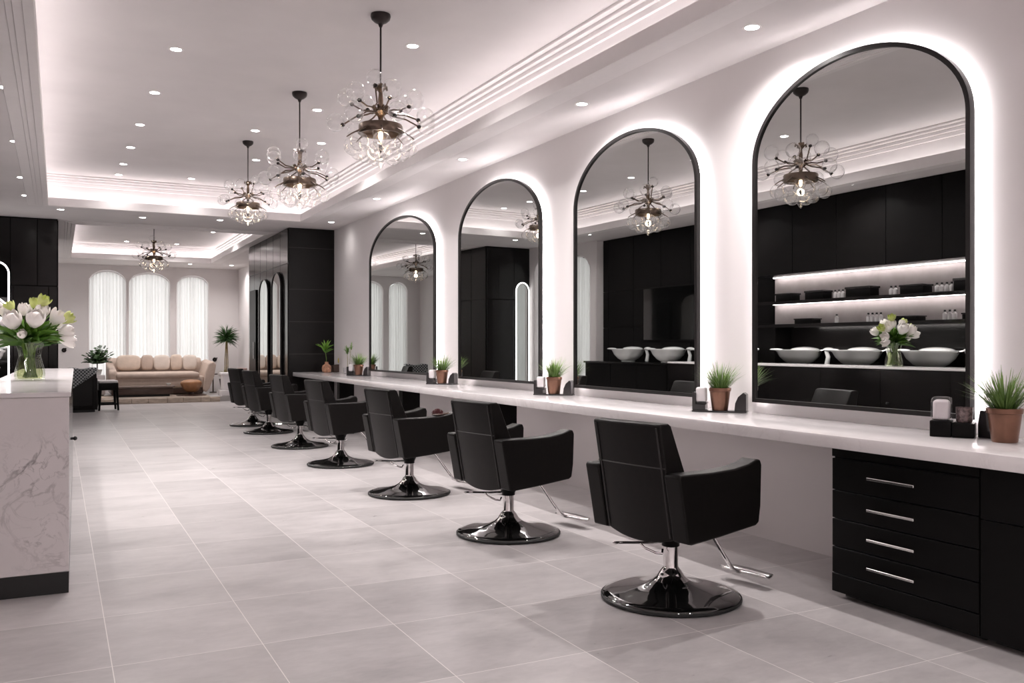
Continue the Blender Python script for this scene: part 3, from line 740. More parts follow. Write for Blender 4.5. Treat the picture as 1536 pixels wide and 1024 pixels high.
flower('large white rounded bloom at the front left of the bouquet', (-.085, -.10, .335), .058, .11, M_PETAL, Rr, (.55, -.15))
flower('large white rounded bloom at the front centre of the bouquet', (.022, -.11, .345), .058, .11, M_PETAL, Rr, (.55, .2))
flower('white bloom above centre of the bouquet, behind the two big ones', (.055, -.02, .40), .045, .09, M_PETAL, Rr, (.3, .3))
flower('lime lily bud at the very top of the bouquet', (.058, -.03, .475), .034, .075, M_LIME, 'lily', (.3, .5))
flower('small lime bud at the upper left of the bouquet', (-.095, -.03, .445), .028, .06, M_LIME, 'lily', (.2, -.5))
flower('white bloom at the right of the bouquet, just below its top', (.125, -.04, .37), .046, .09, M_PETAL, 'lily', (.3, .7))
flower('pale lime bud at the upper right end of the bouquet', (.18, -.03, .375), .034, .085, M_LIME, 'lily', (.1, 1.0))
flower('white drooping bloom at the right side of the bouquet', (.165, -.07, .305), .038, .09, M_PETAL, 'lily', (.4, 1.35))
flower('white drooping bloom lowest on the right of the bouquet', (.17, -.09, .265), .034, .095, M_PETAL, 'lily', (.4, 1.8))
flower('white bloom at the left end of the bouquet', (-.185, -.05, .315), .045, .10, M_PETAL, 'lily', (.3, -1.1))
flower('small white bud low in the middle of the bouquet', (-.04, -.12, .275), .030, .055, M_PETAL, Rr, (.8, 0))
flower('lime bud at the left edge of the bouquet, above the white bloom', (-.20, -.02, .385), .028, .07, M_LIME, 'lily', (.2, -.8))
flower('white bloom at the back of the bouquet', (.0, .10, .41), .045, .09, M_PETAL, Rr, (-.4, 0))
flower('white bloom at the back right of the bouquet', (.12, .10, .33), .045, .09, M_PETAL, Rr, (-.5, .5))
flower('small white bloom high at the left of the bouquet, under the small lime bud', (-.12, -.01, .40), .036, .075, M_PETAL, Rr, (.2, -.4))
flower('small white bloom between the two large front blooms of the bouquet', (-.035, -.06, .415), .034, .075, M_PETAL, Rr, (.3, 0))
flower('small lime bud beside the top lily of the bouquet', (.02, .02, .465), .026, .065, M_LIME, 'lily', (.1, .1))
fo = thing('foliage', 'dense dark green leaves filling out the bouquet in the glass vase', 'foliage', (vx, vy, ZD), 0)
lm_ = MB()
for k in range(170):
    a_ = random.uniform(0, 2 * PI); t_ = random.uniform(.15, 1.6); r_ = .03
    blade(lm_, (r_ * math.cos(a_), r_ * math.sin(a_), .225 + random.uniform(0, .06)), (math.sin(t_) * math.cos(a_), math.sin(t_) * math.sin(a_), math.cos(t_) + .05), random.uniform(.10, .22), random.uniform(.020, .040), random.uniform(.1, .9), 7, 1.3)
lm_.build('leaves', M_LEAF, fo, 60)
sp_ = MB()
for k in range(14):
    a_ = random.uniform(0, 2 * PI)
    sp_.tube([(random.uniform(-.045, .045), random.uniform(-.045, .045), .018), (.03 * math.cos(a_), .03 * math.sin(a_), .15), (.05 * math.cos(a_), .05 * math.sin(a_), .26)], .0038, 6)
sp_.build('stems', M_STEM, fo)

# ---------------------------------------------------------------- lounge
ZP = 0.088 * H
tag(MB().box(0.30 * H, 2.40 * H, 16.42 * H, 17.35 * H, ZP, ZP + .012, .004, 1).build('rug', M_RUG), 'flat woven sand-coloured rug in front of the beige sofa', 'rug')
sx0, sx1, sy0, sy1 = 0.79 * H, 2.56 * H, 17.05 * H, 18.2 * H
so = thing('sofa', 'long beige upholstered sofa with flared right arm under the arched windows', 'sofa', ((sx0 + sx1) / 2, sy0, ZP))
W = (sx1 - sx0); hw = W / 2; Dp = sy1 - sy0
MB().box(-hw + .05, hw - .22, .02, Dp - .06, .03, .17, .03, 3).build('plinth', M_DKWOOD, so)
MB().box(-hw + .02, hw - .20, .0, Dp - .02, .15, .42, .06, 4).build('frame', M_BEIGE, so)
MB().box(-hw + .13, hw - .30, -.03, Dp - .25, .36, .50, .06, 4).build('seat', M_BEIGE, so)
MB().prism([(Dp - .36, .35), (Dp - .30, .74), (Dp - .22, .80), (Dp - .08, .80), (Dp, .72), (Dp, .2), (Dp - .3, .2)], 'x', -hw + .03, hw - .12).build('backrest', M_BEIGE, so, 35, bevel=.05)
MB().prism([(0.0, .16), (0.0, .50), (.05, .56), (Dp - .35, .66), (Dp - .1, .76), (Dp - .05, .2)], 'x', -hw, -hw + .16).build('armrest', M_BEIGE, so, 35, bevel=.05)
ra = MB(); rows = []
for i in range(9):
    f = i / 8; y = -.06 + f * (Dp - .02); out = .02 + .03 * f
    rows.append([(hw - .24, y, .10), (hw - .17, y, .05), (hw - .10, y, .14), (hw - .02 + out, y, .40), (hw + .02 + out, y, .66 + .04 * f), (hw - .04 + out, y, .73 + .04 * f), (hw - .14 + out, y, .68 + .04 * f), (hw - .20, y, .45), (hw - .24, y, .10)])
ra.strip(rows)
for r_ in (rows[0], rows[-1]): ra.verts_faces(r_[:-1], [tuple(range(8))])
bmesh.ops.remove_doubles(ra.bm, verts=ra.bm.verts, dist=1e-5)
ra.build('armrest', M_BEIGE, so, 45, bevel=.03)
def cushion(label, x, y, w, h, m, rx, ry, rz=0.0, group='cushions on the sofa'):
    o = tag(MB().ellip((0, 0, 0), w / 2, .075, h / 2, 28, 18, .55).build('cushion', m, None, 60), label, 'cushion', group)
    o.location = (x, y, ZP + .527 + h * .5); o.rotation_euler = (rx, ry, rz)
sxc = (sx0 + sx1) / 2; sb = sy0 + Dp - .49
cushion('wide cream cushion at the left end of the sofa', sxc - .62, sb + .02, .50, .34, M_CUSH, -.12, 0)
cushion('crumpled tan cushion tucked second from the left on the sofa', sxc - .235, sb + .03, .255, .34, M_BEIGE, -.12, 0)
cushion('light cream cushion at the middle of the sofa', sxc + .07, sb + .01, .34, .34, M_CUSHW, -.12, 0)
cushion('beige cushion right of the middle on the sofa', sxc + .375, sb + .02, .255, .35, M_CUSH, -.12, 0)
cushion('pale square cushion at the right end of the sofa', sxc + .665, sb + .01, .31, .34, M_CUSHW, -.12, 0)
# coffee table, bowl, pouf
ctb = thing('coffee_table', 'low long dark brown coffee table in front of the sofa', 'table', (1.33 * H, 16.72 * H, ZP + .012))
MB().box(-.60, .60, -.20, .20, .19, .225, .008, 2).build('table_top', mat('taupe_top', (.20, .155, .135), .25), ctb)
MB().box(-.56, .56, -.17, .17, .05, .19, .006, 2).build('body', M_DKWOOD, ctb)
MB().box(-.50, .50, -.14, .14, 0, .05).build('plinth', M_RUBBER, ctb, 0)
bw = thing('bowl', 'tiny white bowl on the low brown coffee table', 'bowl', (1.74 * H, 16.72 * H, ZP + .237))
MB().lathe([(0, 0), (.022, 0), (.045, .03), (.05, .045), (.046, .045), (.02, .01), (0, .008)], 20).build('body', M_CERAMIC, bw)
pf = thing('pouf', 'tan leather pouf on a dark round foot in front of the sofa right arm', 'pouf', (2.12 * H, 16.70 * H, ZP + .012), .3)
MB().lathe([(0, 0), (.30, 0), (.31, .012), (.05, .03), (.05, .08), (0, .08)], 32).build('foot', M_DKWOOD, pf)
MB().lathe([(0, .07), (.10, .07), (.17, .12), (.235, .25), (.23, .29), (.15, .33), (0, .345)], 9, sy=.8).build('cushion', M_TAN, pf, 30, bevel=.02)
# left: fern on a white stand, brown planter table, black armchair with woven throw, black stool
fs = thing('plant_stand', 'white cube stand beside the left end of the sofa', 'stand', (.62 * H, 17.35 * H, ZP))
MB().box(-.15, .15, -.13, .13, 0.03, .46, .02, 3).build('body', M_WHITE, fs); MB().box(-.12, .12, -.1, .1, 0, .03).build('plinth', M_RUBBER, fs)
fp = thing('potted_fern', 'dark green bushy fern in a white pot left of the sofa', 'plant', (.62 * H, 17.35 * H, ZP + .461))
p_ = MB().lathe([(0, 0), (.07, 0), (.10, .11), (.09, .11), (.06, .1), (0, .1)], 24).build('pot', M_CERAMIC, fp)
MB().tube([(0, 0, .1), (0, 0, .28)], .012, 8).build('trunk', M_DKWOOD, fp)
lf = MB()
for k in range(46):
    a_ = random.uniform(0, 2 * PI); t_ = random.uniform(.05, 1.25); L = random.uniform(.26, .44)
    d = Vector((math.sin(t_) * math.cos(a_), math.sin(t_) * math.sin(a_), math.cos(t_))); p = Vector((0, 0, .22))
    for j in range(12):
        q = p + d * L * (j + 2) / 12 + Vector((0, 0, -.08 * (j / 12) ** 2))
        for sg in (-1, 1):
            sd = d.cross(Vector((0, 0, 1))).normalized() * sg
            blade(lf, q, sd + d * .6 + Vector((0, 0, .1)), .10 * (1 - .5 * j / 12), .02, .4, 2, 1.4)
lf.build('leaves', M_FERN, fp, 60)
pt = thing('side_table', 'dark brown flared side table behind the black armchair', 'table', (.34 * H, 16.9 * H, ZP))
MB().prism([(-.22, .52), (.22, .52), (.20, .50), (.15, .28), (-.15, .28), (-.20, .50)], 'y', -.18, .18).build('body', mat('brown_planter', (.13, .055, .03), .5, var=.3), pt)
for a_, b_ in ((-1, -1), (-1, 1), (1, -1), (1, 1)): MB().tube([(.10 * a_, .12 * b_, .29), (.15 * a_, .14 * b_, 0)], .015, 8).build('leg', M_RUBBER, pt)
ac = thing('armchair', 'black upholstered armchair beside the reception desk end', 'armchair', (.355 * H, 14.75 * H, 0), math.radians(8))
MB().box(-.31, .16, -.22, .26, .04, .42, .03, 3).build('seat', M_LEATHER, ac)
MB().prism([(-.24, .10), (-.245, .66), (-.20, .74), (-.12, .74), (-.08, .40), (-.08, .10)], 'x', -.31, .16).build('backrest', M_LEATHER, ac, 30, bevel=.02)
MB().box(.075, .175, -.25, .27, .04, .62, .03, 3).build('armrest', M_LEATHER, ac)
MB().box(-.335, -.235, -.25, .27, .04, .62, .03, 3).build('armrest', M_LEATHER, ac)
MB().box(-.28, .14, -.2, .22, 0, .05).build('plinth', M_RUBBER, ac, 0)
th_ = MB(); rows = []
for i in range(11):
    f = i / 10; x0 = -.33; x1 = .165
    row = []
    for j in range(11):
        g = j / 10; x = x0 + (x1 - x0) * g
        drop = (.42 - .36 * g)                      # hangs lower at the left, slants up to the right
        z = .775 - drop * f; row.append((x, -.285 - .012 * math.sin(g * 7 + f * 3) * f - .006, z + .012 * math.sin(g * 9) * (1 - f)))
    rows.append(row)
top = [[(x, -.285 + .14 * k / 4, z + .012) for x, _, z in rows[0]] for k in range(4, 0, -1)]
th_.strip(top + rows)
o = th_.build('throw_blanket', M_WOVEN, None, 60); o.location = ac.location; o.rotation_euler.z = math.radians(8)
md = o.modifiers.new('solid', 'SOLIDIFY'); md.thickness = .01
tag(o, 'grey and black woven throw draped over the back of the black armchair', 'blanket')
stl = thing('stool', 'black wooden bench stool with a pale grey seat pad beside the armchair', 'stool', (.665 * H, 14.95 * H, 0), math.radians(5))
MB().box(-.155, .17, -.19, .19, .50, .55, .022, 3).build('seat_pad', mat('pale_pad', (.80, .77, .77), .7), stl)
MB().box(-.155, .175, -.19, .19, .37, .50, .008, 2).build('seat_frame', M_BLACKLAC, stl)
for sx_ in (-.125, .15):
    for sy_ in (-.165, .165): MB().tube([(sx_, sy_, .40), (sx_ * 1.08 + .012 * (1 if sx_ > 0 else -1), sy_, 0)], .026, 8, r2=.018).build('leg', M_BLACKLAC, stl)
for sy_ in (-.165, .165): MB().box(-.12, .15, sy_ - .012, sy_ + .012, .10, .135).build('stretcher', M_BLACKLAC, stl, 0)
# right: white block bench on a marble step, towel, red ball, tall palm
stp = thing('marble_step', 'low pale marble step under the white block bench at the right', 'step', (2.78 * H, 16.55 * H, ZP))
MB().box(-.23, .52, -.16, .30, 0.0, .115, .008, 2).build('body', M_MARBLE_C, stp)
wb = thing('bench', 'white rounded block bench standing on the pale marble step', 'bench', (2.80 * H, 16.62 * H, ZP + .1155))
MB().box(-.20, .30, -.14, .20, 0, .36, .025, 4).build('body', M_WHITE, wb); MB().box(-.23, .33, -.16, .22, .31, .38, .02, 3).build('seat', M_WHITE, wb)
tw = thing('towel', 'folded pinkish towel on the white block bench', 'towel', (2.99 * H, 16.6 * H, ZP + .497))
MB().box(-.12, .10, -.10, .10, 0, .05, .022, 3).box(-.11, .09, -.09, .09, .048, .095, .022, 3).build('body', mat('pink_towel', (.45, .33, .30), .9, var=.1), tw)
jr = thing('jar', 'small white jar beside the pinkish towel on the block bench', 'jar', (2.80 * H, 16.6 * H, ZP + .497))
MB().lathe([(0, 0), (.05, 0), (.055, .01), (.055, .07), (.04, .08), (.02, .085), (0, .1)], 20).build('body', M_CERAMIC, jr)
rb = thing('candle', 'small dark red round candle on the sofa-side end table', 'candle', (2.62 * H, 17.7 * H, ZP + .4355))
MB().ellip((0, 0, .05), .055, .055, .05).build('wax', mat('dark_red_wax', (.12, .025, .02), .4), rb)
et = thing('end_table', 'small dark end table between the sofa and the palm', 'table', (2.64 * H, 17.7 * H, ZP))
MB().lathe([(0, .41), (.10, .41), (.10, .435), (0, .435)], 24).build('table_top', M_DKWOOD, et)
MB().lathe([(0, 0), (.08, 0), (.08, .015), (.015, .025), (.015, .41), (0, .41)], 20).build('pedestal', M_DKWOOD, et)
pm = thing('potted_palm', 'tall spiky palm with a bare stem in the far right lounge corner', 'plant', (2.93 * H, 17.95 * H, ZP))
MB().lathe([(0, 0), (.12, 0), (.17, .30), (.155, .30), (.11, .28), (0, .28)], 24).build('pot', mat('dark_pot', (.10, .085, .08), .5), pm)
tr = MB()
for k in range(4): tr.tube([(.03 * math.cos(k * 1.6), .03 * math.sin(k * 1.6), .28), (.035 * math.cos(k * 1.6), .02, .7), (.012 * math.cos(k * 1.6), 0, 1.22)], .010, 8)
tr.build('trunk', mat('palm_stem', (.26, .19, .08), .7, var=.3), pm)
lf = MB()
for k in range(320):
    a_ = random.uniform(0, 2 * PI); t_ = random.uniform(.0, 2.0)
    blade(lf, (0, 0, 1.24 + random.uniform(-.06, .06)), (math.sin(t_) * math.cos(a_), math.sin(t_) * math.sin(a_), math.cos(t_)), random.uniform(.26, .37), .013, .6, 5, 1.3)
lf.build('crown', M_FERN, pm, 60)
lf = MB()
for k in range(110):
    a_ = random.uniform(0, 2 * PI); t_ = random.uniform(.1, 1.1)
    blade(lf, (.04 * math.cos(a_), .04 * math.sin(a_), .30), (math.sin(t_) * math.cos(a_), math.sin(t_) * math.sin(a_), math.cos(t_)), random.uniform(.2, .36), .008, .4)
lf.build('under_foliage', M_STRAW, pm, 60)
for px, lab in ((96, 'small black wall hook left of the arched windows'), (322, 'small black wall hook right of the arched windows')):
    x = YF * H / ratio(px); z = H - (525 - CY + (14 if px > 200 else 0)) / CT / (F - (CX - VX) / F * (px - CX)) * YF * H
    hk = thing('wall_hook', lab, 'hook', (x, YF * H, z))
    MB().lathe([(0, 0), (.05, 0), (.05, .012), (0, .012)], 20).xform(Matrix.Rotation(PI / 2, 4, 'X')).build('plate', M_DARKIRON, hk)
    MB().tube([(0, -.01, 0), (0, -.07, -.02), (.03, -.10, .02), (.04, -.10, .05)], .014, 8).build('peg', M_DARKIRON, hk)

# ---------------------------------------------------------------- wash area seen in the mirrors
XC = -0.57
n = 0
y = 4.05
while y < 10.7:
    w = .60; y1 = min(y + w, 10.78)
    full = y > 7.6
    XQ = -.90 if full else XC; dq = .29 if full else .62
    t = thing('wall_cabinet' if not full else 'tall_cabinet', ('black handleless wall cabinet over the lit shelves, %s from the reception end' % ORD[n]) if not full else ('black floor-to-ceiling cabinet in the wash area, %s from its lounge end' % ORD[int(round((10.78 - y1) / .6))]), 'cabinet', (XQ * H, y * H, 0), 0, 'black wall cabinets in the wash area')
    z0 = 1.76 * H if not full else 0.0
    MB().box(-dq * H, -.02, .001, (y1 - y) * H - .001, z0, zs - .002).build('carcass', M_BLACKLAC, t, 0)
    for a_, b_ in (((z0 + .002, zs - .004),) if not full else ((.03, 1.24 * H), (1.245 * H, 1.76 * H), (1.765 * H, zs - .004))):
        MB().box(-.02, 0, .003, (y1 - y) * H - .003, a_, b_, .002, 1).build('door', M_BLACKLAC, t, 0)
    n += 1; y = y1
YS0, YS1 = 4.05, 7.65
struct('wall_wash_shelf_back', MB().box(XL * H + .001, -0.90 * H, YS0 * H, YS1 * H, 1.22 * H, 1.759 * H), mat('taupe_backing', (.40, .36, .365), .5, var=.15, scale=3), smooth=0)
for z, lab in ((1.455, 'long black upper shelf with a light strip, in the wash area'), (1.205, 'long black lower shelf over the wash basins')):
    t = thing('shelf', lab, 'shelf', (XC * H, YS0 * H, z * H), 0, 'long black shelves in the wash area')
    MB().box(-.62 * H, -.02, 0, (YS1 - YS0) * H - .005, 0, .018 * H).build('board', M_BLACKGLOSS, t, 0)
    MB().box(-.021, .0, 0, (YS1 - YS0) * H - .005, -.022, .018 * H, .001, 1).build('front_lip', M_BLACKGLOSS, t, 0)
    MB().box(*((-.30 * H, -.275 * H) if z > 1.3 else (-.16 * H, -.06 * H)), .02, (YS1 - YS0) * H - .03, -.006, -.001).build('light_strip', M_LEDS, t, 0)  # lower shelf's strip is added to brighten the basins, hidden by the lip
tag(MB().box(XC * H - .30 * H, XC * H - .275 * H, YS0 * H + .02, YS1 * H - .03, 1.759 * H - .008, 1.759 * H - .001).build('shelf_light_strip', M_LEDS, None, 0), 'strip of light under the black wall cabinets of the wash area', 'light strip')
struct('wall_wash_backsplash', MB().box(XL * H + .001, -1.15 * H, YS0 * H, YS1 * H, .77 * H, 1.20 * H), M_BLACKGLOSS, smooth=0)
wc = thing('wash_counter', 'long black counter carrying the white wash basins', 'counter', (-.66 * H, 4.05 * H, 0))
MB().box(-.53 * H, .02, 0, 3.59 * H, .745 * H, .77 * H, .004, 1).build('top', M_BLACKGLOSS, wc, 0)
MB().box(-.53 * H, -.02, .01, 3.58 * H, .0, .745 * H).build('body', M_BLACKLAC, wc, 0)
for k in range(6): MB().box(-.02, 0, (.02 + k * .596) * H, (.60 + k * .596) * H, .08, .735 * H, .002, 1).build('door', M_BLACKLAC, wc, 0)
w2 = thing('wash_counter', 'black counter with basins in front of the tall wash cabinets', 'counter', (-.90 * H, 7.66 * H, 0))
MB().box(.001, .36 * H, 0, 3.1 * H, .745 * H, .77 * H, .004, 1).build('top', M_BLACKGLOSS, w2, 0)
MB().box(.001, .33 * H, 0.01, 3.09 * H, .0, .745 * H).build('body', M_BLACKLAC, w2, 0)
for k in range(5): MB().box(.33 * H, .345 * H, (.02 + k * .61) * H, (.62 + k * .61) * H, .08, .735 * H, .002, 1).build('door', M_BLACKLAC, w2, 0)
def make_basin():
    t = thing('wash_basin', '', 'basin')                 # local y along the wall, x toward the room
    MB().lathe([(0, 0), (.10, 0), (.105, .012), (.10, .018), (.16, .055), (.215, .12), (.245, .185), (.262, .20), (.262, .212), (.245, .212), (.20, .14), (.12, .05), (0, .035)], 44, sy=1.0).build('bowl', M_CERAMIC, t, 60)
    MB().ellip((-.09, .0, .205), .15, .17, .045, 24, 10).build('rear_hood', M_CERAMIC, t)
    MB().ellip((.16, .19, .212), .07, .08, .018, 20, 8).build('neck_rest', M_CERAMIC, t)
    tp = MB().tube([(-.05, -.22, .19), (-.05, -.30, .205), (-.05, -.36, .215)], .012, 10).build('tap', M_CHROME, t)
    MB().tube([(-.05, -.345, .015), (-.05, -.365, .12), (-.05, -.335, .20)], .028, 12, r2=.02).ellip((-.05, -.37, .215), .04, .07, .026).build('spray_head', M_CERAMIC, tp)
    return t
b0 = make_basin()
for i, (x, y) in enumerate([(-.90, 4.75), (-.90, 5.62), (-.90, 6.48), (-.90, 7.28), (-.665, 8.15), (-.665, 9.0), (-.665, 9.85)]):
    o = b0 if i == 0 else dup(b0)
    o.location = (x * H, y * H, .77 * H + .0005); o.scale = (1.15 if i < 4 else 1.0, 1.22, 1.0)
    tag(o, 'white bowl-shaped wash basin with spray tap in the mirrors, %s from the reception end' % ORD[i], 'basin', 'white wash basins')
# things on the lit shelves
def sbox(lab, y, w, h, z, d=.16, m=M_BLACKLAC):
    t = thing('storage_box', lab, 'box', (-.70 * H, y * H, z), 0, 'dark boxes on the lit shelves')
    MB().box(-d, 0, 0, w, 0, h * .8, .006, 2).build('body', m, t); MB().box(-d - .01, .008, -.01, w + .01, h * .8, h, .004, 1).build('lid', M_CLEARBLK, t)
zu, zl = 1.473 * H + .001, 1.223 * H + .001
SB = 'dark storage box on the upper lit shelf, %s from the reception end'
for k, (y, w, h) in enumerate([(4.95, .34, .14), (5.55, .30, .11), (6.15, .36, .13), (6.75, .30, .12), (7.2, .28, .11)]): sbox(SB % ORD[k], y, w, h, zu)
SB = 'low dark tray box on the lower lit shelf, %s from the reception end'
for k, (y, w, h) in enumerate([(4.9, .30, .07), (5.62, .34, .06), (6.9, .30, .07)]): sbox(SB % ORD[k], y, w, h, zl)
btl = thing('bottle', '', 'bottle')
MB().lathe([(0, 0), (.022, 0), (.024, .004), (.024, .07), (.01, .085), (.009, .09)], 16).build('body', M_WHITE, btl); MB().lathe([(0, .09), (.012, .09), (.012, .11), (0, .112)], 12).build('cap', M_RUBBER, btl)
first = True
for lst, z, nm in (([5.28, 5.33, 5.38, 5.43, 5.88, 5.93, 6.52, 6.57, 6.62], zu, 'upper'), ([5.25, 5.30, 5.35, 6.05, 6.10, 6.15, 6.20, 6.6], zl, 'lower')):
    for k, y in enumerate(lst):
        o = btl if first else dup(btl); first = False
        o.location = (-.74 * H, y * H, z)
        tag(o, 'small white bottle on the %s lit shelf, %s from the reception end' % (nm, ORD[k]), 'bottle', 'white bottles on the %s lit shelf' % nm)
scn = thing('wall_screen', 'large glossy black screen on the tall cabinets of the wash area', 'screen', (-.90 * H + .001, 8.3 * H, 1.05 * H))
MB().box(0, .03, 0, 1.5 * H, 0, .72 * H, .004, 1).build('bezel', M_BLACKLAC, scn); MB().box(.03, .033, .02, 1.5 * H - .02, .02, .72 * H - .02).build('panel', M_BASE, scn, 0)

# ---------------------------------------------------------------- chandeliers
def make_chandelier(label, x, y, zc, drop, s, rz):
    """x, y on the ceiling at height zc; drop = ceiling to ring; s = size of the body"""
    t = thing('chandelier', label, 'chandelier', (x, y, zc), rz, 'bubble glass chandeliers')
    k = s
    MB().lathe([(0, 0), (.066 * k, 0), (.068 * k, -.014 * k), (.062 * k, -.034 * k), (.042 * k, -.052 * k), (.018 * k, -.064 * k), (.010 * k, -.085 * k), (0, -.086 * k)], 28).build('canopy', M_DARKIRON, t)
    zr = -drop                                                             # ring level
    MB().tube([(0, 0, -.07 * k), (0, 0, zr + .30 * k)], .0065 * k, 10).build('rod', M_DARKIRON, t)
    hb_ = MB().lathe([(0, .31), (.018, .31), (.03, .29), (.034, .275), (.02, .262), (.013, .25), (.018, .20), (.016, .155), (.05, .14), (.056, .12), (.03, .10), (.018, .085), (.014, .05), (.012, -.02), (0, -.02)], 20)
    for a_ in range(4):
        hb_.tube([(.03 * math.cos(a_ * PI / 2), .03 * math.sin(a_ * PI / 2), .28), (.048 * math.cos(a_ * PI / 2), .048 * math.sin(a_ * PI / 2), .298), (.052 * math.cos(a_ * PI / 2), .052 * math.sin(a_ * PI / 2), .272)], .008, 8)
    for a_ in range(10):
        c_, s_ = math.cos(a_ * PI / 5), math.sin(a_ * PI / 5); hb_.tube([(.03 * c_, .03 * s_, .13), (.06 * c_, .06 * s_, .155)], .008, 6)
    hb_.xform(Matrix.Scale(k, 4)).xform(Matrix.Translation((0, 0, zr))).build('hub', M_BRASS, t)
    rg = MB().lathe([(.128, .028), (.143, .032), (.147, .022), (.147, -.022), (.143, -.032), (.128, -.03), (.124, -.02), (.124, .02), (.128, .028)], 48)
    for a_ in range(4): rg.tube([(.012 * math.cos(a_ * PI / 2 + .4), .012 * math.sin(a_ * PI / 2 + .4), .03), (.13 * math.cos(a_ * PI / 2 + .4), .13 * math.sin(a_ * PI / 2 + .4), .02)], .006, 6)
    rg.xform(Matrix.Scale(k, 4)).xform(Matrix.Translation((0, 0, zr))).build('ring', M_BRONZE, t)
    rnd = random.Random(5)
    def bubble(c, r, parent, name='globe', squash=1.0):
        MB().ellip(c, r, r, r * squash, 22, 14).build(name, M_GLASS, parent, 80)
    spec = [(a_ * 60 + 12, .245, .215, .064) for a_ in range(6)] + [(a_ * 51.4 + 40, .315, .06, .063) for a_ in range(7)] + [(200, .09, .335, .055)]
    for ang, r_, h_, br in spec:
        a_ = math.radians(ang + rnd.uniform(-8, 8)); c_, s_ = math.cos(a_), math.sin(a_)
        r_ *= rnd.uniform(.93, 1.05); h_ += rnd.uniform(-.02, .02)
        q = lambda rr, zz: (rr * c_ * k, rr * s_ * k, zr + zz * k)
        e = (r_ * .84, h_ - .05 if h_ > .1 else h_ - .015)
        ar = MB().tube([q(.03, .125), q(.09, .135 if h_ > .1 else .10), q(r_ * .55, .10 + (h_ - .1) * .3), q(e[0], e[1])], .0058 * k, 8).build('arm', M_BRONZE, t)
        MB().ellip(q(*e), .016 * k, .016 * k, .014 * k, 10, 6).build('socket', M_DARKIRON, ar)
        bubble(q(r_, h_), br * k, ar)
    for a_ in range(8):
        an = a_ * PI / 4 + .2; c_, s_ = math.cos(an), math.sin(an)
        q = lambda rr, zz: (rr * c_ * k, rr * s_ * k, zr + zz * k)
        lr = .185 if a_ % 2 else .205
        ar = MB().tube([q(.140, -.005), q(.19, -.03), q(.225, -.055)], .006 * k, 8, r2=.004 * k).build('lower_arm', M_BRONZE, t)
        bubble(q(lr, -.115), .062 * k, ar)
    for a_ in range(5):
        an = a_ * 2 * PI / 5; bubble((.10 * math.cos(an) * k, .10 * math.sin(an) * k, zr - .165 * k), .058 * k, t)
    MB().lathe([(.0, -.215), (.012, -.19), (.018, -.17), (.0, -.14)], 4).xform(Matrix.Scale(k, 4)).xform(Matrix.Translation((0, 0, zr + .055 * k))).build('finial', M_DARKIRON, t)
    MB().lathe([(.0, -.265), (.014, -.255), (.02, -.24), (.04, -.215), (.0, -.175)], 16).xform(Matrix.Scale(k, 4)).xform(Matrix.Translation((0, 0, zr + .005))).build('drop', M_GLASS, t)
    cl = MB().lathe([(.056, .03), (.056, -.03), (.03, -.085), (.016, -.11)], 24).xform(Matrix.Scale(k, 4)).xform(Matrix.Translation((0, 0, zr))).build('shade', M_GLASS, t, 60)
    MB().lathe([(0, -.075), (.010, -.065), (.016, -.04), (.012, -.015), (0, -.005)], 14).xform(Matrix.Scale(k, 4)).xform(Matrix.Translation((0, 0, zr))).build('bulb', M_BULB, cl)
    l = bpy.data.lights.new('bulb_light', 'POINT'); l.energy = 1.2; l.color = (1, .78, .55); l.shadow_soft_size = .03
    lo = bpy.data.objects.new('bulb_light', l); COL.objects.link(lo); lo.location = (x, y, zc + zr - .12 * k)
    return t
k1 = ZU - 1
def ceil_at(px, py, k): x, y = plan(px, py, k); return x * H, y * H
x, y = ceil_at(571, 22, k1); make_chandelier('nearest and largest bubble glass chandelier hanging from the tray ceiling', x, y, ZU * H, .775, 1.0, .3)
x, y = ceil_at(449.5, 139, k1); make_chandelier('middle bubble glass chandelier of the three under the main tray ceiling', x, y, ZU * H, .79, .97, 1.1)
x, y = ceil_at(372, 212, k1); make_chandelier('third bubble glass chandelier, farthest of those under the main tray ceiling', x, y, ZU * H, .70, .86, 2.0)
x, y = plan(231, 387, 1.16); make_chandelier('small bubble glass chandelier over the lounge, hanging in the far tray ceiling', x * H, y * H, 2.76 * H, .60 * H, .93, .7)

# ---------------------------------------------------------------- downlights
def downlight(x, y, z, label, power, group):
    t = thing('downlight', label, 'light', (x, y, z), 0, group)
    MB().lathe([(.040, -.002), (.056, -.003), (.058, .0), (.040, .0)], 24).build('trim_ring', M_TRIM, t)
    MB().lathe([(0, -.0015), (.041, -.0015)], 20).build('lens', M_LENS, t, 0)
    if power:
        l = bpy.data.lights.new('downlight_beam', 'SPOT'); l.energy = power; l.color = (1, .945, .93); l.spot_size = math.radians(150); l.spot_blend = 1.0; l.shadow_soft_size = .03
        lo = bpy.data.objects.new('downlight_beam', l); COL.objects.link(lo); lo.location = (x, y, z - .012)
PW = 75
for i, (px, py) in enumerate([(264, 74), (232, 139), (210, 187), (196, 221), (185, 246), (178, 262)]):
    x, y = ceil_at(px, py, k1); downlight(x, y, ZU * H, '%s recessed downlight from the camera in the left row of the tray ceiling' % ORD[i], [140, 90, 45, 26, 14, 10][i], 'downlights in the left row of the tray ceiling')
for i, (px, py) in enumerate([(619, 69), (476, 165), (383, 196), (384, 240), (287, 268)]):
    x, y = ceil_at(px, py, k1); downlight(x, y, ZU * H, '%s recessed downlight from the camera among the chandeliers in the tray ceiling' % ORD[i], [140, 62, 34, 24, 16][i], 'downlights among the chandeliers')
x, y = ceil_at(482, 215, k1); downlight(x, y, ZU * H, 'recessed downlight right of the middle chandelier in the tray ceiling', PW, 'downlights among the chandeliers')
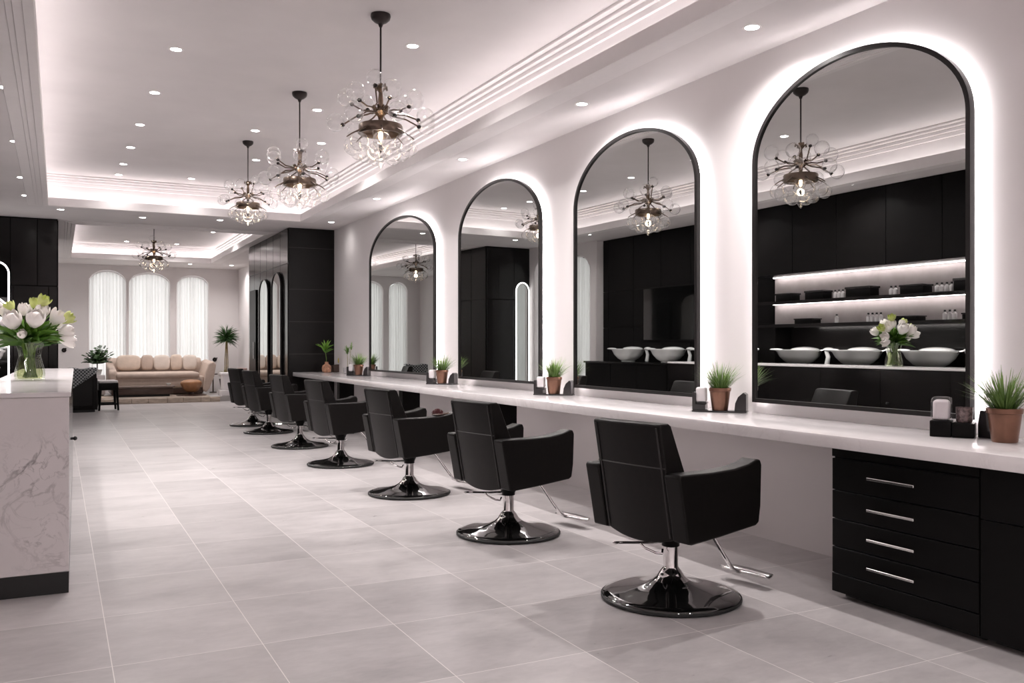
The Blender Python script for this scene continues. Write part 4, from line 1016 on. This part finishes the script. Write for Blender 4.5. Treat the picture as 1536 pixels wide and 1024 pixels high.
for i, (px, py) in enumerate([(8, 131), (23, 212), (32, 266), (38, 293)]):
    x, y = ceil_at(px, py, 1.515); downlight(x, y, zs, '%s recessed downlight from the camera in the soffit along the left wall' % ORD[i], [85, 55, 30, 22][i], 'downlights in the left soffit')
for i, (px, py) in enumerate([(1128, 41), (873, 156), (694, 239), (565, 298), (497, 333)]):
    x, y = ceil_at(px, py, 1.515); downlight(x, y, zs, '%s recessed downlight from the camera in the soffit above the arched mirrors' % ORD[i], [110, 85, 62, 30, 6][i], 'downlights in the soffit above the mirrors')
for i, (px, py) in enumerate([(91, 314), (214, 326), (330, 330)]):
    x, y = ceil_at(px, py, 1.515); downlight(x, y, zs, '%s recessed downlight from the left in the beam between the two tray ceilings' % ORD[i], 20, 'downlights between the trays')
for i, (px, py) in enumerate([(190, 362), (265, 366), (320, 348)]):
    x, y = ceil_at(px, py, 1.76); downlight(x, y, 2.76 * H, '%s recessed downlight from the left in the far lounge tray ceiling' % ORD[i], 60, 'downlights in the lounge tray')
for i, (px, py) in enumerate([(150, 388), (285, 396), (347, 398)]):
    x, y = ceil_at(px, py, 1.515); downlight(x, y, zs, '%s recessed downlight from the left in the soffit over the sofa' % ORD[i], 45, 'downlights over the sofa')

# added lamps out of view behind the camera, brightening desk and foreground
for x, y in ((0.6, -.6), (2.0, -.6)):
    downlight(x * H, y * H, ZU * H, 'added unseen downlight in the tray ceiling behind the viewer, %s side' % ('desk' if x < 1 else 'counter'), 250 if x < 1 else 200, 'added downlights behind the viewer')

# ---------------------------------------------------------------- world, camera, colour
w = bpy.data.worlds.new('sky'); sc.world = w; w.use_nodes = True
bg = w.node_tree.nodes['Background']; bg.inputs[0].default_value = (1, .985, .98, 1); bg.inputs[1].default_value = 1.6
cam = bpy.data.cameras.new('camera'); co = bpy.data.objects.new('camera', cam); COL.objects.link(co); sc.camera = co
cam.sensor_width = 36; cam.lens = F / 1536 * 36; cam.shift_y = (CY - 512) / 1536; cam.clip_start = .05
co.location = (0, 0, H); co.rotation_euler = (PI / 2, 0, -TH)
cy = sc.cycles
cy.max_bounces = 12; cy.diffuse_bounces = 5; cy.glossy_bounces = 6; cy.transmission_bounces = 8; cy.transparent_max_bounces = 24
cy.caustics_reflective = False; cy.caustics_refractive = False; cy.sample_clamp_indirect = 6.0; cy.use_denoising = True
sc.view_settings.view_transform = 'Standard'; sc.view_settings.look = 'None'; sc.view_settings.exposure = 0.5
